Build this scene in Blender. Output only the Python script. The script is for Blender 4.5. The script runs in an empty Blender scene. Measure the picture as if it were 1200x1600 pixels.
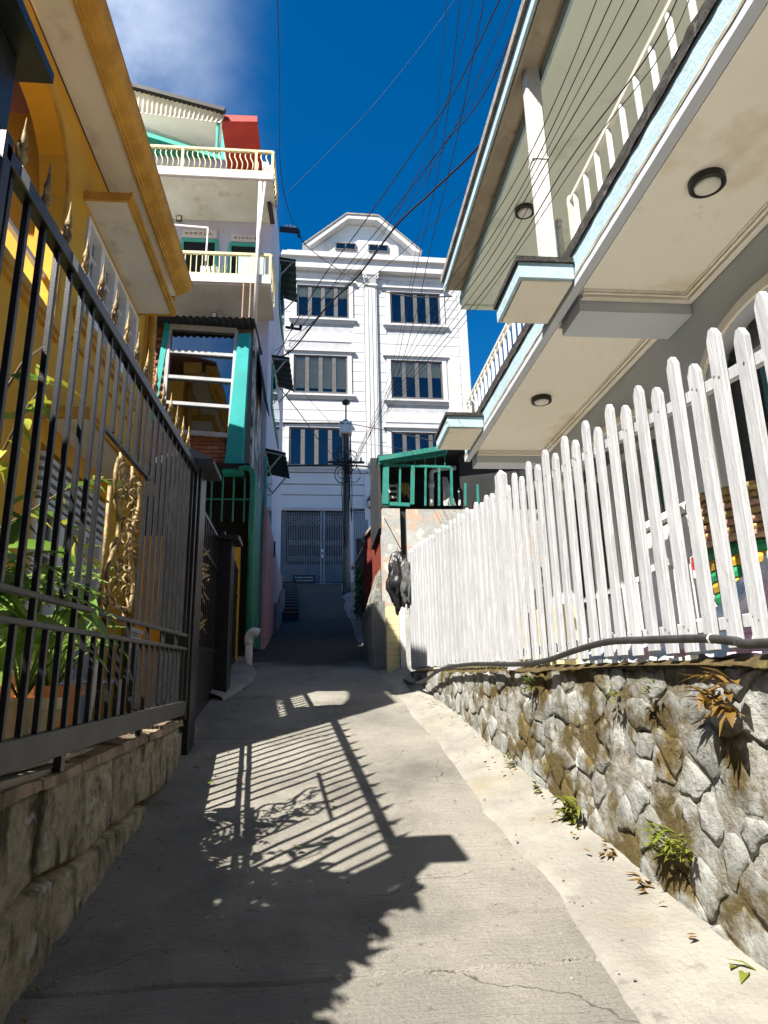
import bpy, bmesh, math, random
import numpy as np
from mathutils import Vector, Matrix, noise

random.seed(7)
SC = bpy.context.scene
COL = SC.collection

# ------------------------------------------------------------------ camera
F, CX, CY = 1060.0, 600.0, 800.0          # focal length and centre of a 1200 x 1600 picture
_up = np.array([507 - CX, -3142 - CY, F]); _up /= np.linalg.norm(_up)
_yh = -(_up[0] * (497 - CX) + _up[2] * F) / _up[1]
_fw = np.array([497 - CX, _yh, F]); _fw /= np.linalg.norm(_fw)
_rt = np.cross(_fw, _up)
if _rt[0] < 0: _rt = -_rt
R = np.array([_rt, _fw, _up])
cam_d = bpy.data.cameras.new('camera')
cam = bpy.data.objects.new('camera', cam_d); COL.objects.link(cam)
cam_d.sensor_fit = 'VERTICAL'; cam_d.sensor_height = 36.0; cam_d.lens = F / 1600 * 36
cam_d.clip_start = 0.02; cam_d.clip_end = 1000
M3 = R @ np.diag([1.0, -1.0, -1.0])
cam.matrix_world = Matrix([list(M3[0]) + [0], list(M3[1]) + [0], list(M3[2]) + [0], [0, 0, 0, 1]])
SC.camera = cam

# ------------------------------------------------------------------ sky and sun
SUN = Vector((0.440, 0.449, -0.778)).normalized()
W = bpy.data.worlds.new('World'); SC.world = W; W.use_nodes = True
nt = W.node_tree; nt.nodes.clear()
def _n(t, **k):
    n = nt.nodes.new(t)
    for a, v in k.items(): setattr(n, a, v)
    return n
sky = _n('ShaderNodeTexSky', sky_type='NISHITA', sun_disc=False)
sky.sun_elevation = math.asin(-SUN.z); sky.sun_rotation = math.atan2(-SUN.x, -SUN.y)
sky.altitude = 1500; sky.air_density = 1.0; sky.dust_density = 0.15; sky.ozone_density = 3.0
hs = _n('ShaderNodeHueSaturation'); hs.inputs['Saturation'].default_value = 1.4; hs.inputs['Value'].default_value = 1.25
tc = _n('ShaderNodeTexCoord')
mp = _n('ShaderNodeMapping'); mp.inputs['Scale'].default_value = (1.0, 1.0, 1.6); mp.inputs['Location'].default_value = (2.05, 0.4, 0.15)
cn = _n('ShaderNodeTexNoise'); cn.inputs['Scale'].default_value = 3.6; cn.inputs['Detail'].default_value = 9; cn.inputs['Roughness'].default_value = 0.55
cr = _n('ShaderNodeMapRange'); cr.inputs['From Min'].default_value = 0.42; cr.inputs['From Max'].default_value = 0.72
cr.inputs['To Max'].default_value = 0.9
mx = _n('ShaderNodeMixRGB'); mx.inputs['Color2'].default_value = (9.5, 10.5, 12.0, 1)
bg = _n('ShaderNodeBackground'); bg.inputs['Strength'].default_value = 0.05
out = _n('ShaderNodeOutputWorld')
L = nt.links.new
L(tc.outputs['Generated'], mp.inputs['Vector']); L(mp.outputs['Vector'], cn.inputs['Vector'])
sx = _n('ShaderNodeSeparateXYZ'); mk = _n('ShaderNodeMapRange'); mk.interpolation_type = 'SMOOTHSTEP'
mk.inputs['From Min'].default_value = -0.03; mk.inputs['From Max'].default_value = -0.3     # the cloud bank lies to the left
ml = _n('ShaderNodeMath', operation='MULTIPLY')
L(tc.outputs['Generated'], sx.inputs['Vector']); L(sx.outputs['X'], mk.inputs['Value'])
L(cn.outputs['Fac'], cr.inputs['Value']); L(cr.outputs['Result'], ml.inputs[0]); L(mk.outputs['Result'], ml.inputs[1]); L(ml.outputs['Value'], mx.inputs['Fac'])
L(sky.outputs['Color'], hs.inputs['Color']); L(hs.outputs['Color'], mx.inputs['Color1'])
L(mx.outputs['Color'], bg.inputs['Color']); L(bg.outputs['Background'], out.inputs['Surface'])
sun_d = bpy.data.lights.new('sun', 'SUN'); sun_d.energy = 5.0; sun_d.angle = math.radians(0.5); sun_d.color = (1.0, 0.94, 0.84)
sun = bpy.data.objects.new('sun', sun_d); COL.objects.link(sun)
sun.rotation_euler = SUN.to_track_quat('-Z', 'Y').to_euler()
SC.view_settings.view_transform = 'Standard'; SC.view_settings.look = 'None'
SC.view_settings.exposure = 1.45; SC.view_settings.gamma = 1.0; SC.view_settings.use_curve_mapping = False
SC.cycles.use_denoising = True
SC.cycles.max_bounces = 8; SC.cycles.diffuse_bounces = 4

# ------------------------------------------------------------------ pixel -> point helpers (reference layout)
def ray(x, y): return R @ np.array([x - CX, y - CY, F])
def onx(x, y, X): d = ray(x, y); return Vector(d * X / d[0])
def ony(x, y, Y): d = ray(x, y); return Vector(d * Y / d[1])
def onz(x, y, Z): d = ray(x, y); return Vector(d * Z / d[2])
def gz(y): return -1.5 + 0.2 * y if y < 14 else 1.3 + 0.2341 * (y - 14)
WA = Vector((1.493, 2.472, 0)); WB = Vector((1.076, 8.197, 0)); WN = Vector((5.725, 0.417, 0)).normalized()
def wallx(y): return 1.493 - 0.0728 * (y - 2.472)
def onwall(x, y, off=0.0):
    d = Vector(ray(x, y)); p = WA - WN * off
    return d * (p.dot(WN) / d.dot(WN))
def walltop(y): return 0.016 + 0.0285 * y

# ------------------------------------------------------------------ materials
def mat(name, c1, c2=None, sc=4.0, rough=0.75, bump=0.0, bsc=60.0, metal=0.0, stain=None, ssc=2.0, slo=0.55, shi=0.7,
        rnd=0.0, stretch=(1, 1, 1), sstretch=None, spec=0.4, stain2=None, s2sc=6.0, s2lo=0.6, detail=8, sub=0.0, bstretch=(1, 1, 1), seed=None):
    m = bpy.data.materials.new(name); m.use_nodes = True
    t = m.node_tree; N = t.nodes; lk = t.links.new
    b = N['Principled BSDF']
    b.inputs['Roughness'].default_value = rough; b.inputs['Metallic'].default_value = metal
    b.inputs['Specular IOR Level'].default_value = spec
    g = N.new('ShaderNodeNewGeometry')
    def mapped(st, seed):
        mpn = N.new('ShaderNodeMapping'); mpn.inputs['Scale'].default_value = st
        mpn.inputs['Location'].default_value = (seed * 3.7, seed * 1.3, seed * 2.1)
        lk(g.outputs['Position'], mpn.inputs['Vector']); return mpn.outputs['Vector']
    def nz(scale, st, seed, det=detail, ro=0.6):
        n = N.new('ShaderNodeTexNoise'); n.inputs['Scale'].default_value = scale; n.inputs['Detail'].default_value = det
        n.inputs['Roughness'].default_value = ro
        lk(mapped(st, seed), n.inputs['Vector']); return n.outputs['Fac']
    def rng(v, lo, hi, a=0.0, z=1.0):
        r = N.new('ShaderNodeMapRange'); r.inputs['From Min'].default_value = lo; r.inputs['From Max'].default_value = hi
        r.inputs['To Min'].default_value = a; r.inputs['To Max'].default_value = z
        lk(v, r.inputs['Value']); return r.outputs['Result']
    def mix(fac, a, c):
        x = N.new('ShaderNodeMixRGB'); lk(fac, x.inputs['Fac'])
        for i, v in (('Color1', a), ('Color2', c)):
            if isinstance(v, tuple): x.inputs[i].default_value = (*v, 1)
            else: lk(v, x.inputs[i])
        return x.outputs['Color']
    c2 = c2 or tuple(min(1, v * 0.8) for v in c1)
    s0 = sum(map(ord, name)) % 17 if seed is None else seed
    col = mix(rng(nz(sc, stretch, s0), 0.38, 0.62), c1, c2)
    if stain:
        col = mix(rng(nz(ssc, sstretch or stretch, s0 + 3), slo, shi), col, stain)
    if stain2:
        col = mix(rng(nz(s2sc, stretch, s0 + 5), s2lo, s2lo + 0.1), col, stain2)
    if rnd:
        oi = N.new('ShaderNodeObjectInfo'); hv = N.new('ShaderNodeHueSaturation')
        lk(rng(oi.outputs['Random'], 0, 1, 1 - rnd, 1 + rnd), hv.inputs['Value']); lk(col, hv.inputs['Color']); col = hv.outputs['Color']
    lk(col, b.inputs['Base Color'])
    if bump:
        bp = N.new('ShaderNodeBump'); bp.inputs['Strength'].default_value = bump; bp.inputs['Distance'].default_value = 0.02
        lk(nz(bsc, bstretch, s0 + 8, 6, 0.65), bp.inputs['Height']); lk(bp.outputs['Normal'], b.inputs['Normal'])
    if sub:
        b.inputs['Transmission Weight'].default_value = 0
        b.inputs['Subsurface Weight'].default_value = 0
    return m

def leaf_mat(name, c1, c2, sc=6):
    m = mat(name, c1, c2, sc=sc, rough=0.45, rnd=0.25)
    t = m.node_tree; N = t.nodes; lk = t.links.new
    b = N['Principled BSDF']; o = [n for n in N if n.type == 'OUTPUT_MATERIAL'][0]
    tr = N.new('ShaderNodeBsdfTranslucent'); src = b.inputs['Base Color'].links[0].from_socket
    lk(src, tr.inputs['Color']); ms = N.new('ShaderNodeMixShader'); ms.inputs['Fac'].default_value = 0.35
    lk(b.outputs['BSDF'], ms.inputs[1]); lk(tr.outputs['BSDF'], ms.inputs[2]); lk(ms.outputs['Shader'], o.inputs['Surface'])
    return m

def glass_mat(name, tint, refl=0.25, rough=0.03):
    m = bpy.data.materials.new(name); m.use_nodes = True
    t = m.node_tree; N = t.nodes; lk = t.links.new; N.clear()
    o = N.new('ShaderNodeOutputMaterial'); g = N.new('ShaderNodeBsdfGlossy'); g.inputs['Roughness'].default_value = rough
    g.inputs['Color'].default_value = (0.85, 0.9, 0.95, 1)
    tr = N.new('ShaderNodeBsdfTransparent'); tr.inputs['Color'].default_value = (*tint, 1)
    fr = N.new('ShaderNodeFresnel'); fr.inputs['IOR'].default_value = 1.45
    r = N.new('ShaderNodeMapRange'); r.inputs['To Min'].default_value = refl; r.inputs['To Max'].default_value = 0.95
    lk(fr.outputs['Fac'], r.inputs['Value'])
    nz = N.new('ShaderNodeTexNoise'); nz.inputs['Scale'].default_value = 1.3; ge = N.new('ShaderNodeNewGeometry')
    lk(ge.outputs['Position'], nz.inputs['Vector'])
    bp = N.new('ShaderNodeBump'); bp.inputs['Strength'].default_value = 0.12; bp.inputs['Distance'].default_value = 0.05
    lk(nz.outputs['Fac'], bp.inputs['Height']); lk(bp.outputs['Normal'], g.inputs['Normal'])
    ms = N.new('ShaderNodeMixShader'); lk(r.outputs['Result'], ms.inputs['Fac'])
    lk(tr.outputs['BSDF'], ms.inputs[1]); lk(g.outputs['BSDF'], ms.inputs[2]); lk(ms.outputs['Shader'], o.inputs['Surface'])
    return m

def road_mat():
    m = mat('road_concrete', (0.30, 0.283, 0.245), (0.215, 0.204, 0.18), sc=1.1, rough=0.95, spec=0.12, stain=(0.15, 0.142, 0.125), ssc=1.7, slo=0.52, shi=0.74,
            stain2=(0.13, 0.12, 0.1), s2sc=22, s2lo=0.62)
    t = m.node_tree; N = t.nodes; lk = t.links.new; b = N['Principled BSDF']
    g = N.new('ShaderNodeNewGeometry')
    def chain(scale, st, det, strength, dist, prev):
        mpn = N.new('ShaderNodeMapping'); mpn.inputs['Scale'].default_value = st; lk(g.outputs['Position'], mpn.inputs['Vector'])
        n = N.new('ShaderNodeTexNoise'); n.inputs['Scale'].default_value = scale; n.inputs['Detail'].default_value = det; n.inputs['Roughness'].default_value = 0.7
        lk(mpn.outputs['Vector'], n.inputs['Vector'])
        bp = N.new('ShaderNodeBump'); bp.inputs['Strength'].default_value = strength; bp.inputs['Distance'].default_value = dist
        lk(n.outputs['Fac'], bp.inputs['Height'])
        if prev: lk(prev, bp.inputs['Normal'])
        return bp.outputs['Normal']
    a = chain(11, (0.3, 4.5, 1), 5, 0.8, 0.03, None)       # broom ridges across the slope
    a = chain(60, (1, 1, 1), 5, 0.7, 0.02, a)
    # darker concrete further up the hill: the far lane's shade put into the colour
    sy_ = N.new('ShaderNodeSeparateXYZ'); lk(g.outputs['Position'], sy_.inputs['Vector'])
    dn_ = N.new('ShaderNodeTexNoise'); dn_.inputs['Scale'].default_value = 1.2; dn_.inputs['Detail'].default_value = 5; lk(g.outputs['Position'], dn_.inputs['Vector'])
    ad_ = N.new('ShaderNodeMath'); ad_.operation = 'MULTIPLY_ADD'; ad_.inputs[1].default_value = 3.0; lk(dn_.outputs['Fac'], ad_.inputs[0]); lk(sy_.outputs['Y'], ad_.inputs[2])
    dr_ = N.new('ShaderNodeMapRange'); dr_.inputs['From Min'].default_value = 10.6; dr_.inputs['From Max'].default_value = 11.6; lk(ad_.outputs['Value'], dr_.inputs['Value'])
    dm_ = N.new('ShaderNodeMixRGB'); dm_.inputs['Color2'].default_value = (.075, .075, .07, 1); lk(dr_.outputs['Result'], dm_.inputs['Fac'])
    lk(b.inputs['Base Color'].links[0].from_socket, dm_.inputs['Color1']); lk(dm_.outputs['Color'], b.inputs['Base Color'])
    # wandering hairline cracks
    wn = N.new('ShaderNodeTexNoise'); wn.inputs['Scale'].default_value = 2.3; wn.inputs['Detail'].default_value = 6; lk(g.outputs['Position'], wn.inputs['Vector'])
    va = N.new('ShaderNodeVectorMath'); va.operation = 'MULTIPLY_ADD'; va.inputs[1].default_value = (.45, .45, .45)
    lk(wn.outputs['Color'], va.inputs[0]); lk(g.outputs['Position'], va.inputs[2])
    vo = N.new('ShaderNodeTexVoronoi'); vo.feature = 'DISTANCE_TO_EDGE'; vo.inputs['Scale'].default_value = 0.75; lk(va.outputs['Vector'], vo.inputs['Vector'])
    r1 = N.new('ShaderNodeMapRange'); r1.inputs['From Min'].default_value = 0.0005; r1.inputs['From Max'].default_value = 0.0032; lk(vo.outputs['Distance'], r1.inputs['Value'])
    mk_ = N.new('ShaderNodeTexNoise'); mk_.inputs['Scale'].default_value = 0.8; lk(g.outputs['Position'], mk_.inputs['Vector'])
    r2 = N.new('ShaderNodeMapRange'); r2.inputs['From Min'].default_value = 0.40; r2.inputs['From Max'].default_value = 0.46; lk(mk_.outputs['Fac'], r2.inputs['Value'])
    mxx = N.new('ShaderNodeMath'); mxx.operation = 'MAXIMUM'; lk(r1.outputs['Result'], mxx.inputs[0]); lk(r2.outputs['Result'], mxx.inputs[1])
    cm = N.new('ShaderNodeMixRGB'); cm.inputs['Color1'].default_value = (.09, .085, .075, 1); lk(mxx.outputs['Value'], cm.inputs['Fac'])
    lk(b.inputs['Base Color'].links[0].from_socket, cm.inputs['Color2']); lk(cm.outputs['Color'], b.inputs['Base Color'])
    lk(a, b.inputs['Normal'])
    return m

M = dict(
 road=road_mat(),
 kerb=mat('kerb_mortar', (0.275, 0.262, 0.23), (0.205, 0.194, 0.17), sc=3.6, rough=0.95, bump=0.8, bsc=38, stain=(0.22, 0.185, 0.12), ssc=1.9, slo=0.55, shi=0.76, stain2=(0.17, 0.16, 0.14), s2sc=12, s2lo=0.6),
 ground=mat('earth', (0.2, 0.16, 0.11), rough=0.95),
 stone=mat('wall_stone', (0.285, 0.29, 0.272), (0.165, 0.17, 0.157), sc=7, rough=0.98, bump=1.0, bsc=26, stain=(0.37, 0.37, 0.35), ssc=6, slo=0.52, shi=0.66, stain2=(0.085, 0.06, 0.018), s2sc=2.9, s2lo=0.495, rnd=0.24, seed=4),
 grit=mat('grit', (0.3, 0.28, 0.25), rough=0.95),
 mortar=mat('mossy_mortar', (0.30, 0.297, 0.275), (0.185, 0.17, 0.135), sc=6, rough=0.98, bump=1.0, bsc=30, stain=(0.075, 0.06, 0.025), ssc=8, slo=0.55, shi=0.66, stain2=(0.075, 0.054, 0.015), s2sc=2.9, s2lo=0.47, seed=4),
 moss=mat('brown_moss', (0.12, 0.085, 0.03), (0.065, 0.048, 0.018), sc=14, rough=1.0, bump=1.0, bsc=80, stain=(0.2, 0.2, 0.05), ssc=9, slo=0.6, shi=0.7),
 lowwall=mat('old_render', (0.33, 0.30, 0.225), (0.185, 0.166, 0.12), sc=13, rough=0.98, bump=1.0, bsc=55, stain=(0.05, 0.045, 0.028), ssc=4.5, slo=0.50, shi=0.62, sstretch=(1.6, 1.6, 0.7), stain2=(0.38, 0.375, 0.355), s2sc=11.0, s2lo=0.59, rnd=0.14),
 coping=mat('worn_clay_tile', (0.27, 0.20, 0.145), (0.16, 0.125, 0.09), sc=7, rough=0.95, bump=0.8, bsc=40, stain=(0.08, 0.068, 0.045), ssc=5, slo=0.5, shi=0.65, rnd=0.25),
 iron=mat('black_iron_paint', (0.014, 0.015, 0.018), (0.008, 0.008, 0.010), sc=12, rough=0.32, spec=0.45, bump=0.12, bsc=150, stain=(0.02, 0.02, 0.021), ssc=30),
 iron2=mat('grey_iron_rail', (0.045, 0.046, 0.047), (0.028, 0.028, 0.029), sc=9, rough=0.5, spec=0.5, bump=0.2, bsc=90),
 gold=mat('gilded_iron', (0.34, 0.24, 0.105), (0.12, 0.08, 0.035), sc=24, rough=0.5, metal=0.3, bump=0.4, bsc=60),
 yellow=mat('ochre_wall', (0.70, 0.375, 0.03), (0.63, 0.33, 0.025), sc=1.5, rough=0.85, bump=0.15, bsc=120, stain=(0.5, 0.26, 0.03), ssc=1.5, slo=0.6, shi=0.8),
 yellow2=mat('ochre_trim', (0.62, 0.34, 0.05), (0.46, 0.24, 0.03), sc=4, rough=0.75, bump=0.2, bsc=60, stain=(0.36, 0.18, 0.03), ssc=7, slo=0.62, shi=0.78, sstretch=(1, .3, 1)),
 cream=mat('cream_soffit', (0.80, 0.75, 0.64), (0.74, 0.69, 0.58), sc=2, rough=0.9, bump=0.2, bsc=30, stain=(0.42, 0.36, 0.25), ssc=2.2, slo=0.58, shi=0.8, stain2=(0.2, 0.16, 0.1), s2sc=5, s2lo=0.70),
 creamwall=mat('pale_yellow_plaster', (0.72, 0.6, 0.34), sc=2, rough=0.85),
 white=mat('white_paint', (0.64, 0.64, 0.635), (0.57, 0.575, 0.58), sc=3, rough=0.6, bump=0.08, bsc=60),
 whitewood=mat('white_painted_picket', (0.47, 0.48, 0.50), (0.36, 0.37, 0.395), sc=6, rough=0.7, bump=0.4, bsc=30, stretch=(6, 6, 0.8), bstretch=(4, 4, .4), stain=(0.36, 0.33, 0.27), ssc=9, slo=0.6, shi=0.78, rnd=0.08, stain2=(0.26, 0.24, 0.2), s2sc=9, s2lo=0.7),
 facade=mat('white_siding', (0.49, 0.495, 0.51), (0.46, 0.465, 0.48), sc=1, rough=0.65, rnd=0.02, stain=(0.38, 0.378, 0.37), ssc=1.2, slo=0.56, shi=0.8, sstretch=(2, 2, .25)),
 trim=mat('white_trim', (0.51, 0.51, 0.52), (0.46, 0.46, 0.47), sc=2, rough=0.6, stain=(0.42, 0.41, 0.39), ssc=1.6, slo=0.58, shi=0.78, sstretch=(2, 2, .3)),
 gap=mat('grey_siding_joint', (0.42, 0.43, 0.45), rough=0.9),
 lowpanel=mat('pale_blue_grey_panel', (0.62, 0.66, 0.70), (0.58, 0.62, 0.66), sc=1.2, rough=0.6),
 winframe=mat('grey_window_frame', (0.105, 0.10, 0.098), (0.08, 0.077, 0.075), sc=4, rough=0.5),
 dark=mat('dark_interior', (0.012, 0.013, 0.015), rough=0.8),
 blind=mat('beige_blind', (0.72, 0.62, 0.36), (0.66, 0.56, 0.3), sc=2, rough=0.8),
 steel=mat('grey_gate_steel', (0.25, 0.28, 0.30), (0.19, 0.21, 0.23), sc=3, rough=0.5, metal=0.2),
 paleblue=mat('pale_blue_render', (0.50, 0.54, 0.66), (0.45, 0.49, 0.6), sc=1.4, rough=0.85, bump=0.1, bsc=50, stain=(0.28, 0.29, 0.3), ssc=1.5, slo=0.58, shi=0.76, sstretch=(3, 3, 0.5)),
 slab=mat('stained_balcony_slab', (0.62, 0.64, 0.59), (0.52, 0.54, 0.48), sc=1.6, rough=0.9, bump=0.15, bsc=30, stain=(0.36, 0.33, 0.25), ssc=2.4, slo=0.58, shi=0.76, stain2=(0.1, 0.08, 0.06), s2sc=5, s2lo=0.70),
 dirtywhite=mat('mildewed_white_wall', (0.66, 0.66, 0.64), (0.5, 0.5, 0.48), sc=3, rough=0.9, bump=0.3, bsc=20, stain=(0.06, 0.075, 0.075), ssc=2.2, slo=0.44, shi=0.56, sstretch=(2, 2, 0.8)),
 teal=mat('teal_paint', (0.018, 0.40, 0.38), (0.015, 0.33, 0.315), sc=3, rough=0.65, bump=0.2, bsc=40, stain=(0.06, 0.30, 0.27), ssc=6, slo=0.58, shi=0.72, stain2=(0.2, 0.13, 0.08), s2sc=11, s2lo=0.7),
 tealgreen=mat('green_shed_paint', (0.016, 0.20, 0.165), (0.013, 0.16, 0.13), sc=5, rough=0.65, bump=0.2, bsc=40, stain=(0.08, 0.16, 0.13), ssc=8, slo=0.58, shi=0.7),
 tealdk=mat('teal_green_plank', (0.025, 0.27, 0.17), (0.02, 0.2, 0.13), sc=3, rough=0.6, rnd=0.15),
 tealwall=mat('teal_wall', (0.07, 0.44, 0.36), sc=2, rough=0.8),
 brick=mat('red_brick', (0.36, 0.15, 0.09), (0.26, 0.11, 0.07), sc=10, rough=0.9, bump=0.5, bsc=60, rnd=0.25),
 brickgap=mat('brick_mortar', (0.2, 0.16, 0.13), rough=0.95),
 rail=mat('cream_yellow_rail', (0.66, 0.6, 0.32), (0.55, 0.5, 0.27), sc=6, rough=0.5),
 railwhite=mat('off_white_rail', (0.60, 0.59, 0.51), (0.5, 0.49, 0.42), sc=6, rough=0.55),
 whiteshade=mat('white_window_paint', (0.82, 0.82, 0.81), (0.77, 0.77, 0.76), sc=3, rough=0.5),  # lighter copy of the white paint, tone raised for windows in shade
 sheet=mat('cream_corrugated_sheet', (0.74, 0.69, 0.58), (0.66, 0.61, 0.5), sc=2, rough=0.6, stain=(0.45, 0.4, 0.3), ssc=3, slo=0.6, shi=.8),
 darksheet=mat('dark_green_sheet', (0.035, 0.06, 0.058), (0.025, 0.045, 0.042), sc=3, rough=0.55),
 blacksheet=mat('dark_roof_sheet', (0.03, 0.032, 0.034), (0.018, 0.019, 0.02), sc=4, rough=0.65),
 red=mat('red_sheet', (0.42, 0.035, 0.025), (0.34, 0.028, 0.02), sc=3, rough=0.6),
 rust=mat('rust_red_sheet', (0.32, 0.07, 0.045), (0.22, 0.05, 0.035), sc=5, rough=0.8, bump=0.3, bsc=40, stain=(0.14, 0.05, 0.03), ssc=5),
 pink=mat('dusty_pink_wall', (0.50, 0.30, 0.28), (0.44, 0.26, 0.25), sc=2, rough=0.9),
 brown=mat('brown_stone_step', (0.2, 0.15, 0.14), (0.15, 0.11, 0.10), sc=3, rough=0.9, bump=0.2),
 greywall=mat('grey_house_wall', (0.50, 0.535, 0.58), (0.46, 0.495, 0.54), sc=1.2, rough=0.85, bump=0.08, bsc=80),
 beige=mat('beige_soffit', (0.85, 0.81, 0.72), (0.82, 0.775, 0.68), sc=1.1, rough=0.9, bump=0.06, bsc=20, stain=(0.58, 0.49, 0.30), ssc=1.6, slo=0.56, shi=0.8, stain2=(0.68, 0.62, 0.5), s2sc=5, s2lo=0.66),
 greensoffit=mat('pale_green_soffit', (0.80, 0.84, 0.72), (0.74, 0.78, 0.66), sc=1.2, rough=0.9, bump=0.1, bsc=20, stain=(0.5, 0.5, 0.38), ssc=1.8, slo=0.6, shi=0.85, stain2=(0.4, 0.29, 0.14), s2sc=2.6, s2lo=0.72),
 lightblue=mat('light_blue_fascia', (0.40, 0.53, 0.585), (0.34, 0.47, 0.525), sc=3.5, rough=0.75, bump=0.4, bsc=35, stain=(0.24, 0.31, 0.33), ssc=5, slo=0.58, shi=0.74, stain2=(0.5, 0.6, 0.63), s2sc=9, s2lo=.64),
 grime=mat('black_grime_edge', (0.06, 0.055, 0.05), (0.025, 0.024, 0.022), sc=14, rough=1.0, bump=0.8, bsc=40, stain=(0.22, 0.2, 0.18), ssc=12, slo=0.6, shi=.75),
 gutter=mat('weathered_brown_soffit', (0.40, 0.34, 0.25), (0.30, 0.25, 0.18), sc=2.5, rough=0.9, bump=0.3, bsc=25, stain=(0.18, 0.13, 0.09), ssc=3.5, slo=0.58, shi=0.75),
 greywood=mat('weathered_grey_board', (0.32, 0.29, 0.25), (0.2, 0.18, 0.16), sc=8, rough=0.95, bump=0.6, bsc=30),
 column=mat('flaking_white_column', (0.58, 0.575, 0.57), (0.5, 0.49, 0.48), sc=5, rough=0.8, bump=0.5, bsc=26, stain=(0.33, 0.3, 0.28), ssc=9, slo=0.6, shi=0.74),
 lamp=mat('opal_lamp_glass', (0.80, 0.78, 0.70), rough=0.35),
 black=mat('black_plastic', (0.015, 0.015, 0.016), (0.02, 0.02, 0.021), sc=6, rough=0.4),
 rubber=mat('black_hose', (0.02, 0.02, 0.021), (0.035, 0.034, 0.032), sc=15, rough=0.5, bump=0.2, bsc=80),
 pvc=mat('white_pvc', (0.68, 0.68, 0.65), (0.58, 0.58, 0.54), sc=4, rough=0.45, stain=(0.4, 0.38, 0.33), ssc=5, slo=.62, shi=.8),
 greypvc=mat('grey_pvc', (0.45, 0.47, 0.49), rough=0.45),
 cable=mat('black_cable', (0.014, 0.014, 0.016), rough=0.6),
 cable2=mat('grey_cable', (0.05, 0.05, 0.055), rough=0.6),
 concrete=mat('patched_concrete', (0.40, 0.41, 0.405), (0.30, 0.31, 0.305), sc=3.5, rough=0.92, bump=0.4, bsc=30, stain=(0.45, 0.33, 0.25), ssc=4.2, slo=0.53, shi=0.58, stain2=(0.52, 0.52, 0.50), s2sc=6, s2lo=0.56),
 ytile=mat('pale_yellow_post', (0.68, 0.60, 0.34), (0.62, 0.54, 0.3), sc=3, rough=0.6),
 poleconc=mat('pole_concrete', (0.20, 0.205, 0.2), (0.14, 0.145, 0.14), sc=4, rough=0.9, bump=0.2),
 gatestone=mat('cream_gate_block', (0.62, 0.57, 0.45), (0.55, 0.5, 0.39), sc=5, rough=0.85, bump=0.3, bsc=40, rnd=0.1),
 terracotta=mat('terracotta', (0.52, 0.20, 0.07), (0.44, 0.16, 0.055), sc=6, rough=0.8, bump=0.15),
 potbeige=mat('beige_glazed_pot', (0.50, 0.42, 0.26), rough=0.5),
 tile=mat('courtyard_tile', (0.55, 0.50, 0.45), (0.46, 0.38, 0.33), sc=3, rough=0.6, rnd=0.1),
 paletile=mat('pale_terrace_tile', (0.74, 0.71, 0.65), (0.68, 0.65, 0.59), sc=3, rough=0.5),  # made pale to bounce sunlight up onto the soffits
 tilegap=mat('tile_joint', (0.22, 0.2, 0.18), rough=0.9),
 clothblk=mat('black_raincoat', (0.016, 0.016, 0.017), rough=0.35, bump=0.5, bsc=14),
 clothgrey=mat('dark_grey_cloth', (0.08, 0.085, 0.085), rough=0.8, bump=0.5, bsc=14),
 foam=mat('white_foam', (0.82, 0.82, 0.80), rough=0.8),
 straw=mat('woven_straw', (0.62, 0.46, 0.20), (0.40, 0.27, 0.10), sc=30, rough=0.85, bump=1.0, bsc=70, stretch=(1, 1, 3)),
 strawpink=mat('pinkish_woven_straw', (0.62, 0.40, 0.28), (0.42, 0.24, 0.14), sc=30, rough=0.85, bump=1.0, bsc=70, stretch=(1, 1, 3)),
 bandgreen=mat('green_band', (0.02, 0.30, 0.12), rough=0.6),
 bandochre=mat('ochre_band', (0.60, 0.36, 0.03), rough=0.6),
 cloth=mat('white_cloth', (0.78, 0.77, 0.77), (0.68, 0.67, 0.66), sc=3, rough=0.9, bump=0.4, bsc=12),
 redprint=mat('red_print', (0.72, 0.03, 0.04), rough=0.7),
 tarp=mat('pastel_tarp', (0.74, 0.74, 0.76), (0.36, 0.56, 0.76), sc=5, rough=0.55, stain=(0.66, 0.42, 0.55), ssc=4, slo=0.54, shi=0.6, detail=1),
 plastic=mat('clear_grey_plastic_sheet', (0.45, 0.48, 0.48), (0.3, 0.32, 0.33), sc=4, rough=0.3, bump=0.8, bsc=9),
 leafbig=leaf_mat('broad_leaf', (0.20, 0.34, 0.06), (0.11, 0.22, 0.035)),
 leafyel=leaf_mat('yellow_green_leaf', (0.48, 0.46, 0.05), (0.30, 0.38, 0.06)),
 leaffern=leaf_mat('fern_leaf', (0.30, 0.40, 0.10), (0.17, 0.28, 0.06)),
 leafdark=leaf_mat('dark_leaf', (0.03, 0.07, 0.015), (0.02, 0.045, 0.01)),
 weed=leaf_mat('weed_leaf', (0.20, 0.22, 0.03), (0.10, 0.13, 0.02)),
 dryfern=leaf_mat('dry_fern', (0.24, 0.15, 0.035), (0.16, 0.09, 0.02)),
 stem=mat('brown_stem', (0.12, 0.08, 0.04), rough=0.8),
 rooftile=mat('roof_tile', (0.3, 0.12, 0.07), rough=0.85),
 glass=glass_mat('window_glass', (0.86, 0.88, 0.9), 0.02),
 mirror=glass_mat('dark_reflective_glass', (0.12, 0.13, 0.14), 0.2, 0.02),
 doorglass=glass_mat('grey_green_glass', (0.34, 0.36, 0.32), 0.08, 0.12),
)

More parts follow.
